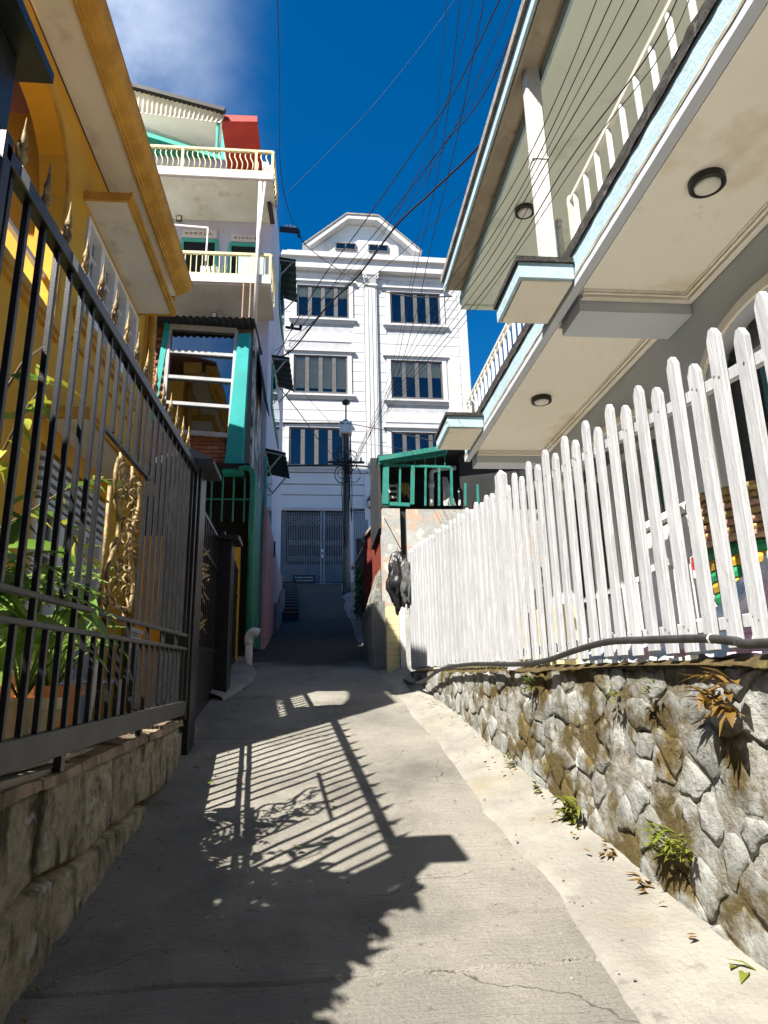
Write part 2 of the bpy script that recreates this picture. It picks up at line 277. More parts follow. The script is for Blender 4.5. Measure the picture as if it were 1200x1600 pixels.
# ------------------------------------------------------------------ mesh builder
class G:
    def __init__(s): s.b = bmesh.new()
    def face(s, pts):
        try: return s.b.faces.new([s.b.verts.new(p) for p in pts])
        except ValueError: return None
    def hexa(s, p):                     # 8 points: bottom 4 (ccw), top 4
        v = [s.b.verts.new(q) for q in p]
        for f in ((3, 2, 1, 0), (4, 5, 6, 7), (0, 1, 5, 4), (1, 2, 6, 5), (2, 3, 7, 6), (3, 0, 4, 7)):
            s.b.faces.new([v[i] for i in f])
        return s
    def box(s, x0, x1, y0, y1, z0, z1):
        if x0 > x1: x0, x1 = x1, x0
        if y0 > y1: y0, y1 = y1, y0
        if z0 > z1: z0, z1 = z1, z0
        return s.hexa([(x0, y0, z0), (x1, y0, z0), (x1, y1, z0), (x0, y1, z0), (x0, y0, z1), (x1, y0, z1), (x1, y1, z1), (x0, y1, z1)])
    def prism(s, poly, axis, a, c):     # polygon in the two other axes, extruded along axis
        def P(u, v, w):
            return {'x': (w, u, v), 'y': (u, w, v), 'z': (u, v, w)}[axis]
        A = [s.b.verts.new(P(u, v, a)) for u, v in poly]; B = [s.b.verts.new(P(u, v, c)) for u, v in poly]
        s.b.faces.new(A); s.b.faces.new(list(reversed(B)))
        n = len(poly)
        for i in range(n): s.b.faces.new([A[i], B[i], B[(i + 1) % n], A[(i + 1) % n]])
        return s
    def bar(s, p, q, w, h=None, up=(0, 0, 1)):
        p, q = Vector(p), Vector(q); h = h or w
        d = (q - p).normalized(); u = Vector(up)
        sd = d.cross(u)
        if sd.length < 1e-4: sd = d.cross(Vector((1, 0, 0)))
        sd.normalize(); u = sd.cross(d).normalized()
        a, c = sd * w / 2, u * h / 2
        return s.hexa([p - a - c, p + a - c, q + a - c, q - a - c, p - a + c, p + a + c, q + a + c, q - a + c])
    def tube(s, pts, r, n=6, caps=True):
        pts = [Vector(p) for p in pts]; rings = []
        prev = None
        for i, p in enumerate(pts):
            d = (pts[min(i + 1, len(pts) - 1)] - pts[max(i - 1, 0)]).normalized()
            if prev is None:
                a = d.cross(Vector((0, 0, 1)))
                if a.length < 1e-3: a = d.cross(Vector((1, 0, 0)))
            else:
                a = prev - d * prev.dot(d)
            a.normalize(); prev = a
            c = d.cross(a); rr = r[i] if isinstance(r, (list, tuple)) else r
            rings.append([s.b.verts.new(p + a * rr * math.cos(2 * math.pi * k / n) + c * rr * math.sin(2 * math.pi * k / n)) for k in range(n)])
        for i in range(len(rings) - 1):
            for k in range(n):
                s.b.faces.new([rings[i][k], rings[i][(k + 1) % n], rings[i + 1][(k + 1) % n], rings[i + 1][k]])
        if caps and n > 2:
            s.b.faces.new(list(reversed(rings[0]))); s.b.faces.new(rings[-1])
        return s
    def lathe(s, prof, c=(0, 0, 0), n=10):
        c = Vector(c); rings = []
        for r, z in prof:
            rings.append([s.b.verts.new(c + Vector((max(r, 1e-4) * math.cos(2 * math.pi * k / n), max(r, 1e-4) * math.sin(2 * math.pi * k / n), z))) for k in range(n)])
        for i in range(len(rings) - 1):
            for k in range(n):
                s.b.faces.new([rings[i][k], rings[i][(k + 1) % n], rings[i + 1][(k + 1) % n], rings[i + 1][k]])
        s.b.faces.new(list(reversed(rings[0]))); s.b.faces.new(rings[-1])
        return s
    def grid(s, nu, nv, fn, solid=None):
        V = [[s.b.verts.new(fn(i / nu, j / nv)) for j in range(nv + 1)] for i in range(nu + 1)]
        for i in range(nu):
            for j in range(nv): s.b.faces.new([V[i][j], V[i + 1][j], V[i + 1][j + 1], V[i][j + 1]])
        return s
    def roughen(s, amt, sc=8.0):
        for v in s.b.verts: v.co += noise.noise_vector(v.co * sc) * amt
        return s
    def mesh(s, name, m, smooth=False, fix=True, off=None, bevel=0):
        if off is not None: bmesh.ops.translate(s.b, verts=s.b.verts, vec=-Vector(off))
        if bevel:
            bmesh.ops.bevel(s.b, geom=list(s.b.edges), offset=bevel, segments=1, affect='EDGES', clamp_overlap=True)
        if fix: bmesh.ops.recalc_face_normals(s.b, faces=s.b.faces)
        me = bpy.data.meshes.new(name); s.b.to_mesh(me); s.b.free(); me.materials.append(m)
        if smooth: me.polygons.foreach_set('use_smooth', [True] * len(me.polygons))
        return me
    def build(s, name, m, parent=None, smooth=False, label=None, kind=None, local=False, bevel=0):
        off = None
        if parent is not None and not local:
            r = parent
            while r.parent: r = r.parent
            off = r.location
        o = bpy.data.objects.new(name, s.mesh(name, m, smooth, off=off, bevel=bevel)); COL.objects.link(o)
        if parent is not None: o.parent = parent
        if label: o['label'] = label
        if kind: o['kind'] = kind
        return o

def root(name, label, cat, loc=(0, 0, 0), group=None, rz=0.0):
    o = bpy.data.objects.new(name, None); COL.objects.link(o); o.location = loc; o.rotation_euler = (0, 0, rz)
    o.empty_display_size = 0.1
    o['label'] = label; o['category'] = cat
    if group: o['group'] = group
    return o
def tag(o, label, cat, group=None):
    o['label'] = label; o['category'] = cat
    if group: o['group'] = group
    return o
def inst(name, me, parent, loc, rot=(0, 0, 0), scale=(1, 1, 1), local=False):
    o = bpy.data.objects.new(name, me); COL.objects.link(o)
    l = Vector(loc)
    if parent is not None:
        o.parent = parent
        if not local:
            r = parent
            while r.parent: r = r.parent
            l = l - r.location
    o.location = l; o.rotation_euler = rot; o.scale = scale
    return o
def copy_tree(src, loc, label):
    r = src.copy(); COL.objects.link(r); r.location = loc; r['label'] = label
    for ch in list(src.children):
        c = ch.copy(); COL.objects.link(c); c.parent = r
        for g2 in list(ch.children):
            d = g2.copy(); COL.objects.link(d); d.parent = c
    return r

# ================================================================== GROUND, ROAD, KERB
G().grid(8, 30, lambda u, v: (-60 + 120 * u, -60 + 130 * v, gz(max(-60 + 130 * v, -8)) - 1.6)).build('ground', M['ground'], kind='structure')

def edge_r(y):      # right edge of the rough concrete, where the mortar strip begins
    P = [(-8, 0.95), (2.4, 1.0), (3.2, 1.05), (4.05, 0.98), (5.8, 0.94), (7.2, 0.84), (8.45, 0.74), (10, 0.8), (28, 0.9)]
    for (a, x), (b, z) in zip(P, P[1:]):
        if y <= b: return x + (z - x) * (y - a) / (b - a)
    return 0.9
JOINT = [2.72, 5.9, 9.6, 14.2, 19.0]
ys = sorted(set([round(-8 + 0.14 * i, 3) for i in range(255)] + [round(j + d, 4) for j in JOINT for d in (-0.014, 0, 0.014)]))
def road_z(x, y):
    z = gz(y) + 0.02 * noise.noise(Vector((x * 0.9, y * 0.9, 3))) + 0.008 * noise.noise(Vector((x * 4, y * 4, 1)))
    return z
g = G(); rows = []
for y in ys:
    row = []
    xr = edge_r(y) + 0.03 * noise.noise(Vector((0, y * 2.2, 5))); xl = -2.6 if y > 15.5 else -1.25
    if y > 20: xl = -3.0; xr = 2.2
    for i in range(29):
        x = xl + (xr - xl) * i / 28
        jy = y
        if any(abs(y - j) < 0.016 for j in JOINT): jy = y + 0.03 * noise.noise(Vector((x * 3, y, 9)))
        z = road_z(x, y) - (0.025 if any(abs(y - j) < 1e-3 for j in JOINT) else 0)
        row.append(g.b.verts.new((x, jy, z)))
    rows.append(row)
for a, c in zip(rows, rows[1:]):
    for i in range(28): g.b.faces.new([a[i], a[i + 1], c[i + 1], c[i]])
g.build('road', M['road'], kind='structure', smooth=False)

def kerb_fn(u, v):
    y = -8 + 19.2 * v
    e = edge_r(y) + 0.03 * noise.noise(Vector((0, y * 2.2, 5))) + 0.02 * noise.noise(Vector((0, y * 9, 5)))
    xw = wallx(y) + 0.08 if y < 8.15 else 1.1
    xs = [e - 0.025, e + 0.012, e + 0.06, e + 0.5 * (xw - e), xw - 0.05, xw]
    hs_ = [-0.03, 0.008, 0.016, 0.035, 0.075, 0.10]
    i = round(u * 5)
    x = xs[i]
    return (x, y, gz(y) + hs_[i] + 0.02 * noise.noise(Vector((x * 1.4, y * 1.4, 8))) + (0.008 * noise.noise(Vector((x * 6, y * 6, 2)))))
G().grid(5, 150, kerb_fn).build('kerb', M['kerb'], kind='structure', smooth=True)

# mortar fillet around the drain on the left, further up
g = G()
def fil(u, v):
    a = v * math.pi * 0.5
    y = 7.4 + 2.6 * v; x = -1.12 + u * (0.16 + 0.22 * math.sin(math.pi * v))
    return (x, y, gz(y) + 0.075 * (1 - u) ** 0.6 + 0.012 * noise.noise(Vector((x * 8, y * 8, 0))) - 0.03 * (u > 0.95))
G().grid(6, 30, fil).build('kerb', M['kerb'], kind='structure', smooth=True)

# courtyard floor (left): tiles in a bed
cf = G().box(-2.28, -1.02, -2, 8.4, -0.42, -0.245).build('courtyard_floor', M['tilegap'], kind='structure')
tme = G().box(0, 0.386, 0, 0.386, 0, 0.02).mesh('tile', M['tile'], bevel=0.004)
for i in range(3):
    for j in range(16):
        inst('tile', tme, cf, (-2.26 + 0.4 * i, 0.6 + 0.4 * j, -0.243 + 0.002 * ((i * 7 + j * 3) % 3)))
# terrace floor (right)
G().box(1.62, 6, -3, 9.2, -0.9, 0.095).build('terrace_floor', M['paletile'], kind='structure')

# ================================================================== RIGHT RUBBLE WALL
rw = root('stone_wall', 'low rubble stone retaining wall with brown moss under the white picket fence', 'wall', (1.5, 2.5, -1.0))
g = G()
def mfn(u, v):
    y = -3 + 11.25 * u
    zb = gz(y) - 0.25; zt = walltop(y) - 0.012
    z = zb + (zt - zb) * v
    n = noise.noise(Vector((y * 4, z * 4, 0))) * 0.015 + noise.noise(Vector((y * 12, z * 12, 4))) * 0.011 + noise.noise(Vector((y * 30, z * 30, 9))) * 0.006
    return (wallx(y) + 0.0095 + n + 0.03 * max(0, (z - gz(y)) / 1.2), y, z)
g.grid(420, 44, mfn)
g.grid(60, 3, lambda u, v: (wallx(-3 + 11.25 * u) + 0.07 + 0.25 * v, -3 + 11.25 * u, walltop(-3 + 11.25 * u) - 0.012))
g.build('mortar_face', M['mortar'], rw, smooth=True)

def clip(poly, px, py, nx, ny):
    o = []
    for i in range(len(poly)):
        a, c = poly[i], poly[(i + 1) % len(poly)]
        da = (a[0] - px) * nx + (a[1] - py) * ny; dc = (c[0] - px) * nx + (c[1] - py) * ny
        if da <= 0: o.append(a)
        if da * dc < 0:
            t = da / (da - dc); o.append((a[0] + t * (c[0] - a[0]), a[1] + t * (c[1] - a[1])))
    return o
rs = random.Random(11)
seeds = []
row = 0
z = -1.75
while z < 0.3:
    h = rs.uniform(0.10, 0.165); y = 1.3 + rs.uniform(0, 0.2)
    while y < 8.2:
        w = rs.choice((rs.uniform(0.09, 0.18), rs.uniform(0.16, 0.38)))
        zc = z + rs.uniform(-0.04, 0.04)
        if gz(y) - 0.1 < zc < walltop(y) - 0.03: seeds.append((y + w / 2, zc))
        y += w
    z += h
def stone(poly, cy, cz, prot):
    g = G(); P = []
    n = len(poly)
    for i in range(n):
        a, c = poly[i], poly[(i + 1) % n]
        L_ = math.hypot(c[0] - a[0], c[1] - a[1]); k = max(1, int(L_ / 0.035))
        for q in range(k):
            t = q / k; yy, zz = a[0] + (c[0] - a[0]) * t, a[1] + (c[1] - a[1]) * t
            w_ = noise.noise_vector(Vector((yy * 9, zz * 9, 2))) * .022 + noise.noise_vector(Vector((yy * 26, zz * 26, 5))) * .007
            P.append((yy + w_.x, min(zz + w_.y, walltop(yy) - .012)))
    rings = []
    for f, d, jit in ((1.0, -0.04, 0.0), (1.0, prot - .010, 0.008), (0.975, prot - .002, 0.006), (0.93, prot, 0.005), (0.62, prot + .002, 0.008), (0.25, prot + .002, 0.008)):
        r = []
        for (y, z) in P:
            yy = cy + (y - cy) * f; zz = cz + (z - cz) * f
            yy += rs.uniform(-1, 1) * jit; zz += rs.uniform(-1, 1) * jit
            r.append(g.b.verts.new((wallx(yy) + 0.02 - d - rs.uniform(0, jit * 0.7) + 0.05 * max(0, (zz - gz(yy)) / 1.2) * 0.6, yy, zz)))
        rings.append(r)
    for A, B in zip(rings, rings[1:]):
        for i in range(len(A)): g.b.faces.new([A[i], A[(i + 1) % len(A)], B[(i + 1) % len(A)], B[i]])
    g.b.faces.new(rings[-1])
    return g
for k, (sy, sz) in enumerate(seeds):
    p = [(sy - 0.5, sz - 0.4), (sy + 0.5, sz - 0.4), (sy + 0.5, sz + 0.4), (sy - 0.5, sz + 0.4)]
    for (oy, oz) in seeds:
        if (oy, oz) == (sy, sz) or abs(oy - sy) > 0.9 or abs(oz - sz) > 0.7: continue
        dx, dy = oy - sy, oz - sz; L_ = math.hypot(dx, dy)
        p = clip(p, sy + dx / 2 - dx / L_ * 0.006, sz + dy / 2 - dy / L_ * 0.006, dx / L_, dy / L_)
        if len(p) < 3: break
    if len(p) < 3: continue
    p = clip(p, 0, walltop(sy) - 0.012, 0, 1)
    if len(p) < 3 or rs.random() < 0.09: continue
    cy = sum(q[0] for q in p) / len(p); cz = sum(q[1] for q in p) / len(p)
    ff = rs.uniform(.93, 1.02); p = [(cy + (q[0] - cy) * ff, cz + (q[1] - cz) * ff) for q in p]
    stone(p, cy, cz, rs.choice((0.004, 0.008, 0.012, 0.016, 0.021))).build('stone', M['stone'], rw, smooth=True)
# mossy crumbling coping along the top
def cop(u, v):
    y = -3 + 11.3 * u; a = v * math.pi
    n = noise.noise(Vector((y * 5, v * 2, 3))) * 0.018 + noise.noise(Vector((y * 17, v * 4, 7))) * 0.012
    return (wallx(y) + 0.10 - 0.085 * math.cos(a) * -1 * -1 + n, y, walltop(y) - 0.02 + 0.035 * math.sin(a) + n * 0.8)
G().grid(300, 8, cop).build('coping', M['moss'], rw, smooth=True)

# weeds on the wall
def leaf(gr, p, d, up, L_, w, curl=0.3, seg=3):
    d = Vector(d).normalized(); up = Vector(up); sd = d.cross(up)
    if sd.length < 1e-3: sd = d.cross(Vector((1, 0, 0)))
    sd.normalize(); up = sd.cross(d)
    p = Vector(p); prev = None
    for i in range(seg + 1):
        t = i / seg; c = p + d * L_ * t - up * curl * L_ * t * t
        ww = w * math.sin(math.pi * min(1, 0.12 + 0.88 * t) ** 0.8) * 0.5 if i < seg else 0.001
        a, m_, b = gr.b.verts.new(c - sd * ww + up * ww * 0.35), gr.b.verts.new(c), gr.b.verts.new(c + sd * ww + up * ww * 0.35)
        if prev: gr.b.faces.new([prev[0], prev[1], m_, a]); gr.b.faces.new([prev[1], prev[2], b, m_])
        prev = (a, m_, b)
WEEDS = [(828, 1069, 'small green weed sprouting high on the far stretch of the stone wall', 0.09, 'weed', 22), (1014, 1072, 'small green weed below the hose on the stone wall', 0.07, 'weed', 16),
         (1127, 1088, 'yellow and brown fern clump high on the near stone wall', 0.15, 'dryfern', 46), (842, 1238, 'bright green weed at the foot of the stone wall, furthest up the alley', 0.10, 'weed', 26),
         (895, 1272, 'bushy green weed at the foot of the stone wall, middle one', 0.15, 'weed', 50), (1038, 1313, 'green weed halfway up the stone wall', 0.12, 'weed', 40),
         (1069, 1322, 'green weed halfway up the stone wall, right of its neighbour', 0.10, 'weed', 30), (1158, 1531, 'green weed at the wall foot nearest the camera', 0.13, 'weed', 44),
         (955, 1345, 'low moss tuft where wall meets the mortar strip', 0.10, 'dryfern', 40), (800, 1190, 'thin weed at the wall foot beyond the others', 0.08, 'weed', 18),
         (960, 1082, 'wispy weed in a joint near the top of the stone wall', 0.08, 'weed', 14), (1010, 1395, 'brownish tuft at the foot of the mossy stones', 0.11, 'dryfern', 36)]
for x, y, lab, s, mm, n in WEEDS:
    p = onwall(x, y, 0.03); t = root('weed', lab, 'weed', p, 'weeds on the stone wall'); gr = G()
    for k in range(n):
        q = p + Vector((rs.uniform(-.02, .02), rs.uniform(-s, s) * 0.7, rs.uniform(-s, s) * 0.5))
        d = Vector((rs.uniform(-1, -0.2), rs.uniform(-1, 1), rs.uniform(-0.3, 1.0)))
        leaf(gr, q, d, (0, 0, 1), s * rs.uniform(0.3, 0.75), s * rs.uniform(0.12, 0.3), 0.4, 2)
    gr.build('foliage', M[mm], t)

# ================================================================== PICKET FENCE
def picket_panel(y0, y1, label, closed):
    t = root('picket_fence', label, 'fence', (wallx(y0) + 0.02, y0, walltop(y0)), 'white picket fences on the stone wall')
    def X(y): return wallx(y) + 0.02
    h_hi = lambda y: 1.34 + 0.062 * (y - 2.2)
    h_lo = lambda y: 1.265 + 0.075 * (y - 2.2)
    for zo, nm in ((1.135, 'top_rail'), (0.225, 'bottom_rail')):
        sl = 0.085 if nm == 'top_rail' else 0.012
        a = Vector((X(y0) + 0.035, y0, zo + sl * (y0 - 2.1))); c = Vector((X(y1) + 0.035, y1, zo + sl * (y1 - 2.1)))
        G().bar(a, c, 0.03, 0.05).build(nm, M['whitewood'], t, bevel=0.003)
    k = 0; y = y0 + 0.05
    pitch = 0.137; gn = G()
    while y < y1:
        zt = (h_hi if k % 2 == 0 else h_lo)(y) + rs.uniform(-.012, .012)
        zb = walltop(y) + 0.045 + rs.uniform(-.01, .012)
        w = rs.uniform(0.066, 0.074) if not closed else rs.uniform(0.088, 0.1)
        x = X(y); tp = 0.04
        g = G(); hw = w / 2; th = 0.026
        poly = [(y - hw, zb), (y + hw, zb), (y + hw, zt - tp), (y + hw * 0.35, zt), (y - hw * 0.35, zt), (y - hw, zt - tp)]
        g.prism(poly, 'x', x - th / 2, x + th / 2)
        for v in g.b.verts:
            v.co.x += 0.004 * noise.noise(Vector((v.co.y * 3, v.co.z * 3, 1)))
            if v.co.z > zb + 0.3: v.co.y += rs.uniform(-.002, .002) + ((k * 37) % 11 - 5) * 0.0012
        g.build('picket', M['whitewood'], t, bevel=0.003)
        for zo, sl in ((1.135, .085), (.225, .012)):
            zc = zo + sl * (y - 2.1)
            for sg in (-1, 1):
                if rs.random() < .75: gn.box(x - th / 2 - .002, x - th / 2 + .004, y + sg * .015 - .0035, y + sg * .015 + .0035, zc + sg * .008 - .0035, zc + sg * .008 + .0035)
        y += pitch; k += 1
    gn.build('nail_heads', M['brown'], t, kind='stuff')
    for yy, s in ((y0 - 0.005, 0.075),):
        zt = h_hi(yy) + 0.07
        gp = G(); x = X(yy) + 0.01
        gp.box(x - s / 2, x + s / 2, yy - s / 2, yy + s / 2, walltop(yy) - 0.01, zt)
        gp.hexa([(x - s / 2, yy - s / 2, zt), (x + s / 2, yy - s / 2, zt), (x + s / 2, yy + s / 2, zt), (x - s / 2, yy + s / 2, zt)] +
                [(x - .005, yy - .005, zt + .04), (x + .005, yy - .005, zt + .04), (x + .005, yy + .005, zt + .04), (x - .005, yy + .005, zt + .04)])
        gp.build('post', M['whitewood'], t)
    return t
picket_panel(0.55, 4.66, 'near white picket fence panel with open gaps before the grey house', False)
picket_panel(4.74, 8.2, 'far white picket fence panel with pickets set close together, up by the bag', True)

# black hose along the wall top
hp = [onwall(x, y, o) for x, y, o in ((632, 1062, .10), (645, 1068, .10), (662, 1064, .08), (690, 1046, .06), (735, 1038, .05), (800, 1038, .05), (850, 1033, .05),
      (900, 1016, .05), (950, 1003, .055), (1010, 1000, .055), (1080, 998, .055), (1110, 998, .055), (1150, 1002, .055), (1200, 1005, .06))]
hp += [Vector((wallx(1.0) - 0.08, 1.0, 0.1)), Vector((wallx(0) - 0.08, 0, 0.08))]
def smooth_path(P, n=6):
    o = []
    for i in range(len(P) - 1):
        p0, p1, p2, p3 = P[max(i - 1, 0)], P[i], P[i + 1], P[min(i + 2, len(P) - 1)]
        for k in range(n):
            t = k / n
            o.append(0.5 * ((2 * p1) + (p2 - p0) * t + (2 * p0 - 5 * p1 + 4 * p2 - p3) * t * t + (3 * p1 - p0 - 3 * p2 + p3) * t ** 3))
    o.append(P[-1]); return o
hose = root('hose', 'black rubber hose lying along the top of the stone wall', 'hose', hp[0])
G().tube(smooth_path(hp), 0.0165, 8).build('hose_pipe', M['rubber'], hose, smooth=True)
tie = onwall(1112, 998, 0.055)
G().lathe([(0.019, -0.004), (0.019, 0.004)], (0, 0, 0), 8).build('tie_wire', M['pvc'], hose, local=True).matrix_local = Matrix.Translation(tie - hp[0]) @ Matrix.Rotation(math.pi / 2, 4, 'X')

# ================================================================== THINGS BEHIND THE PICKET FENCE
b = root('foam_box', 'white foam box on stacked goods behind the picket fence', 'box', (1.9, 3.3, 0.6))
G().box(1.8, 2.05, 3.06, 3.55, 0.60, 0.83).build('box_body', M['foam'], b, bevel=0.012)
G().box(1.785, 2.065, 3.045, 3.565, 0.833, 0.885).build('lid', M['foam'], b, bevel=0.012)
t = root('table', 'low white table behind the picket fence carrying the foam box', 'table', (1.9, 3.3, 0.1))
G().box(1.76, 2.15, 2.98, 3.75, 0.565, 0.598).build('tabletop', M['white'], t, bevel=0.004)
for xx in (1.79, 2.1):
    for yy in (3.02, 3.7): G().box(xx - .018, xx + .018, yy - .018, yy + .018, 0.096, 0.563).build('leg', M['white'], t)
ch = root('draped_cloth', 'white cloth with red printed marks hanging behind the picket fence', 'cloth', (1.72, 3.3, 0.1))
G().grid(24, 14, lambda u, v: (1.735 + 0.02 * math.sin(u * 21) * (1 - v * .7), 2.98 + 0.8 * u, 0.16 + 0.40 * v)).build('cloth', M['cloth'], ch, smooth=True)
for px, py, w, h in ((1085, 880, .035, .06), (1038, 960, .03, .028), (1100, 955, .02, .03)):
    q = onx(px, py, 1.712); G().box(1.7085, 1.7135, q.y - w / 2, q.y + w / 2, q.z - h / 2, q.z + h / 2).build('red_mark', M['redprint'], ch)
bk = root('striped_basket', 'green and ochre striped basket behind the picket fence', 'basket', (1.95, 2.78, 0.3))
G().box(1.72, 2.18, 2.6, 3.0, 0.1, 0.30).build('stand', M['white'], bk)
for i in range(6):
    z0 = 0.305 + 0.047 * i; r = 0.2 + 0.006 * i
    G().lathe([(r, z0), (r + .006, z0 + .023), (r, z0 + .046)], (1.95, 2.78, 0), 22).build('band', M['bandochre' if i % 2 == 0 else 'bandgreen'], bk, smooth=False)
st = root('straw_mat_stack', 'stack of round woven straw mats on the striped basket', 'mats', (1.95, 2.78, 0.59))
for i in range(7):
    z0 = 0.592 + 0.034 * i; r = 0.265 + rs.uniform(-.012, .012)
    G().lathe([(r - .02, z0), (r, z0 + .006), (r + .004, z0 + .017), (r, z0 + .027), (r - .02, z0 + .033)], (1.95 + rs.uniform(-.012, .012), 2.78 + rs.uniform(-.012, .012), 0), 26).roughen(.006, 22).build('straw_mat', M['strawpink' if i in (0, 2, 4) else 'straw'], st, smooth=True)
tp = root('tarpaulin', 'blue pink and white pastel tarpaulin crumpled at the foot of the picket fence', 'tarp', (1.62, 2.8, 0.1))
g = G()
def tarpf(u, v):
    y = 1.2 + 2.6 * u; x = wallx(y) + 0.085 + 0.17 * v
    n = noise.noise(Vector((y * 6, v * 2, 0)))
    return (x + 0.02 * n, y, walltop(y) + 0.03 + 0.13 * v ** 0.7 + 0.05 * n * (0.3 + v) + 0.02 * noise.noise(Vector((y * 15, v * 5, 3))))
g.grid(90, 10, tarpf); g.build('tarp_sheet', M['tarp'], tp)
g = G(); g.grid(14, 12, lambda u, v: (1.66 + 0.03 * noise.noise(Vector((u * 4, v * 4, 1))), 2.2 + 0.55 * u, 0.2 + (0.33 - 0.22 * u) * v)); g.build('tarp_fold', M['tarp'], tp)
lw = root('cream_planter_wall', 'low pale yellow wall on the terrace behind the far pickets', 'wall', (2.0, 6.5, 0.1))
G().box(1.72, 1.9, 4.9, 9.1, 0.096, 0.62).build('wall_body', M['creamwall'], lw)

# ================================================================== GREY HOUSE (right)
rh = root('grey_house', 'grey two storey house with beige balcony ceiling and light blue fascia, right of alley', 'house', (2.9, 4, 0.1))
# ground floor wall with openings  (x = 2.9), doors at y 3.0..4.45 and 5.15..8.0
DO = [(1.0, 2.9, 2.2), (3.05, 4.42, 2.2), (5.2, 7.55, 2.2)]
g = G(); yy = -3.0
for a, c, zt in DO:
    g.box(2.9, 3.15, yy, a, 0.1, 3.24); g.box(2.9, 3.15, a, c, zt + 0.30, 3.24)
    n = 10      # arched head
    for i in range(n):
        y0_ = a + (c - a) * i / n; y1_ = a + (c - a) * (i + 1) / n
        f = lambda q: zt + 0.30 * math.sqrt(max(0, 1 - ((q - (a + c) / 2) / ((c - a) / 2)) ** 2))
        g.prism([(y0_, f(y0_)), (y1_, f(y1_)), (y1_, zt + 0.3001), (y0_, zt + 0.3001)], 'x', 2.9, 3.15) if f((y0_ + y1_) / 2) < zt + .299 else None
    yy = c
g.box(2.9, 3.15, yy, 8.2, 0.1, 3.24)
g.box(3.15, 6.4, 8.0, 8.2, 0.1, 5.3); g.box(3.15, 6.4, -3, -2.8, 0.1, 5.3)
g.box(2.9, 3.15, -3, 8.2, 3.26, 3.5); g.box(2.9, 3.15, -3, 8.2, 4.85, 5.3)
for a, c in ((-3, -1.2), (0.6, 1.4), (3.1, 3.7), (5.6, 6.1), (7.6, 8.2)): g.box(2.9, 3.15, a, c, 3.5, 4.85)
g.build('wall', M['greywall'], rh)
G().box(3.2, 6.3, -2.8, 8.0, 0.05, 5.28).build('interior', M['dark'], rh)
def arch_strip(g, a, c, zt, w, x0, x1, rise=0.30):
    n = 14; mid, hw = (a + c) / 2, (c - a) / 2
    pts = []
    for i in range(n + 1):
        th = math.pi * i / n; pts.append((mid - hw * math.cos(th), zt + rise * math.sin(th)))
    o = [(mid + (y - mid) * (hw + w) / hw, zt + (z - zt) * (rise + w) / rise) for y, z in pts]
    for i in range(n):
        g.prism([pts[i], pts[i + 1], o[i + 1], o[i]], 'x', x0, x1)
for a, c, zt in DO:
    d = G(); arch_strip(d, a, c, zt, 0.07, 2.87, 2.897)
    d.box(2.87, 2.897, a - .07, a, 0.1, zt); d.box(2.87, 2.897, c, c + .07, 0.1, zt)
    dr = d.build('door_surround', M['beige'], rh)
    w = G(); n = 2 if c - a < 2 else 4
    w.box(2.97, 3.02, a, c, zt - .03, zt + .03); w.box(2.97, 3.02, a, c, 0.1, 0.18)
    for i in range(n + 1):
        y = a + (c - a) * i / n; w.box(2.965, 3.025, y - .04, y + .04, 0.18, zt - .03)
    for i in range(n):
        y = a + (c - a) * (i + .5) / n; w.box(2.98, 3.0, y - .008, y + .008, 0.18, zt - .03)
        w.box(2.98, 3.0, a + (c - a) * i / n, a + (c - a) * (i + 1) / n, 0.95, 1.0)
    fr = w.build('door', M['greypvc'], rh)
    for i in range(n):
        G().box(3.03, 3.036, a + (c - a) * i / n, a + (c - a) * (i + 1) / n, 0.18, zt - .03).build('pane', M['doorglass'], fr)
    G().box(3.03, 3.036, a, c, zt + .03, zt + .3).build('fanlight', M['doorglass'], fr)
    gs = G()         # curly grille behind the glass
    for i in range(n):
        m0 = a + (c - a) * (i + .5) / n
        for zc in (0.5, 0.9, 1.3, 1.7, 2.0):
            for sg in (-1, 1):
                gs.tube([(3.06, m0 + sg * (.03 + .11 * math.cos(q)), zc + .14 * math.sin(q)) for q in [k * .5 for k in range(11)]], .006, 4)
    gs.build('grille', M['pvc'], fr)
for a, c in ((-1.2, 0.6), (1.4, 3.1), (3.7, 5.6), (6.1, 7.6)):
    w = G()
    w.box(2.93, 2.99, a, c, 3.5, 3.56); w.box(2.93, 2.99, a, c, 4.79, 4.85)
    for i in range(4):
        y = a + .03 + (c - a - .06) * i / 3; w.box(2.931, 2.989, y - .03, y + .03, 3.56, 4.79)
    fr = w.build('window', M['white'], rh)
    G().box(2.955, 2.962, a, c, 3.55, 4.8).build('pane', M['doorglass'], fr)
# balcony slab, fascia, beam, soffit panels
bal = G().box(1.96, 2.9, -3, 8.15, 2.955, 3.24).build('balcony_slab', M['greywall'], rh)
def fascia(y0, y1, z0a, z1a):
    g = G(); g.box(1.90, 1.956, y0, y1, z0a, z1a); return g
g = G(); g.box(1.893, 1.96, -3, 8.22, 2.90, 2.962)
for yb in (0.4, 4.44, 8.0): pass
g.build('fascia_base', M['greywall'], bal)
fascia(-3, 8.2, 2.966, 3.175).build('fascia', M['lightblue'], bal)
g = G(); g.grid(200, 3, lambda u, v: (1.885 - 0.012 * noise.noise(Vector((u * 90, v, 1))), -3 + 11.22 * u, 3.165 + 0.095 * v + 0.012 * noise.noise(Vector((u * 70, v * 2, 4)))))
g.grid(200, 2, lambda u, v: (1.885 + 0.2 * v, -3 + 11.22 * u, 3.26 + 0.01 * noise.noise(Vector((u * 70, v * 2, 4)))))
g.build('grimy_edge', M['grime'], bal)
g = G(); g.grid(200, 2, lambda u, v: (1.888 - 0.006 * noise.noise(Vector((u * 80, v, 1))), -3 + 11.22 * u, 2.955 + 0.022 * v))
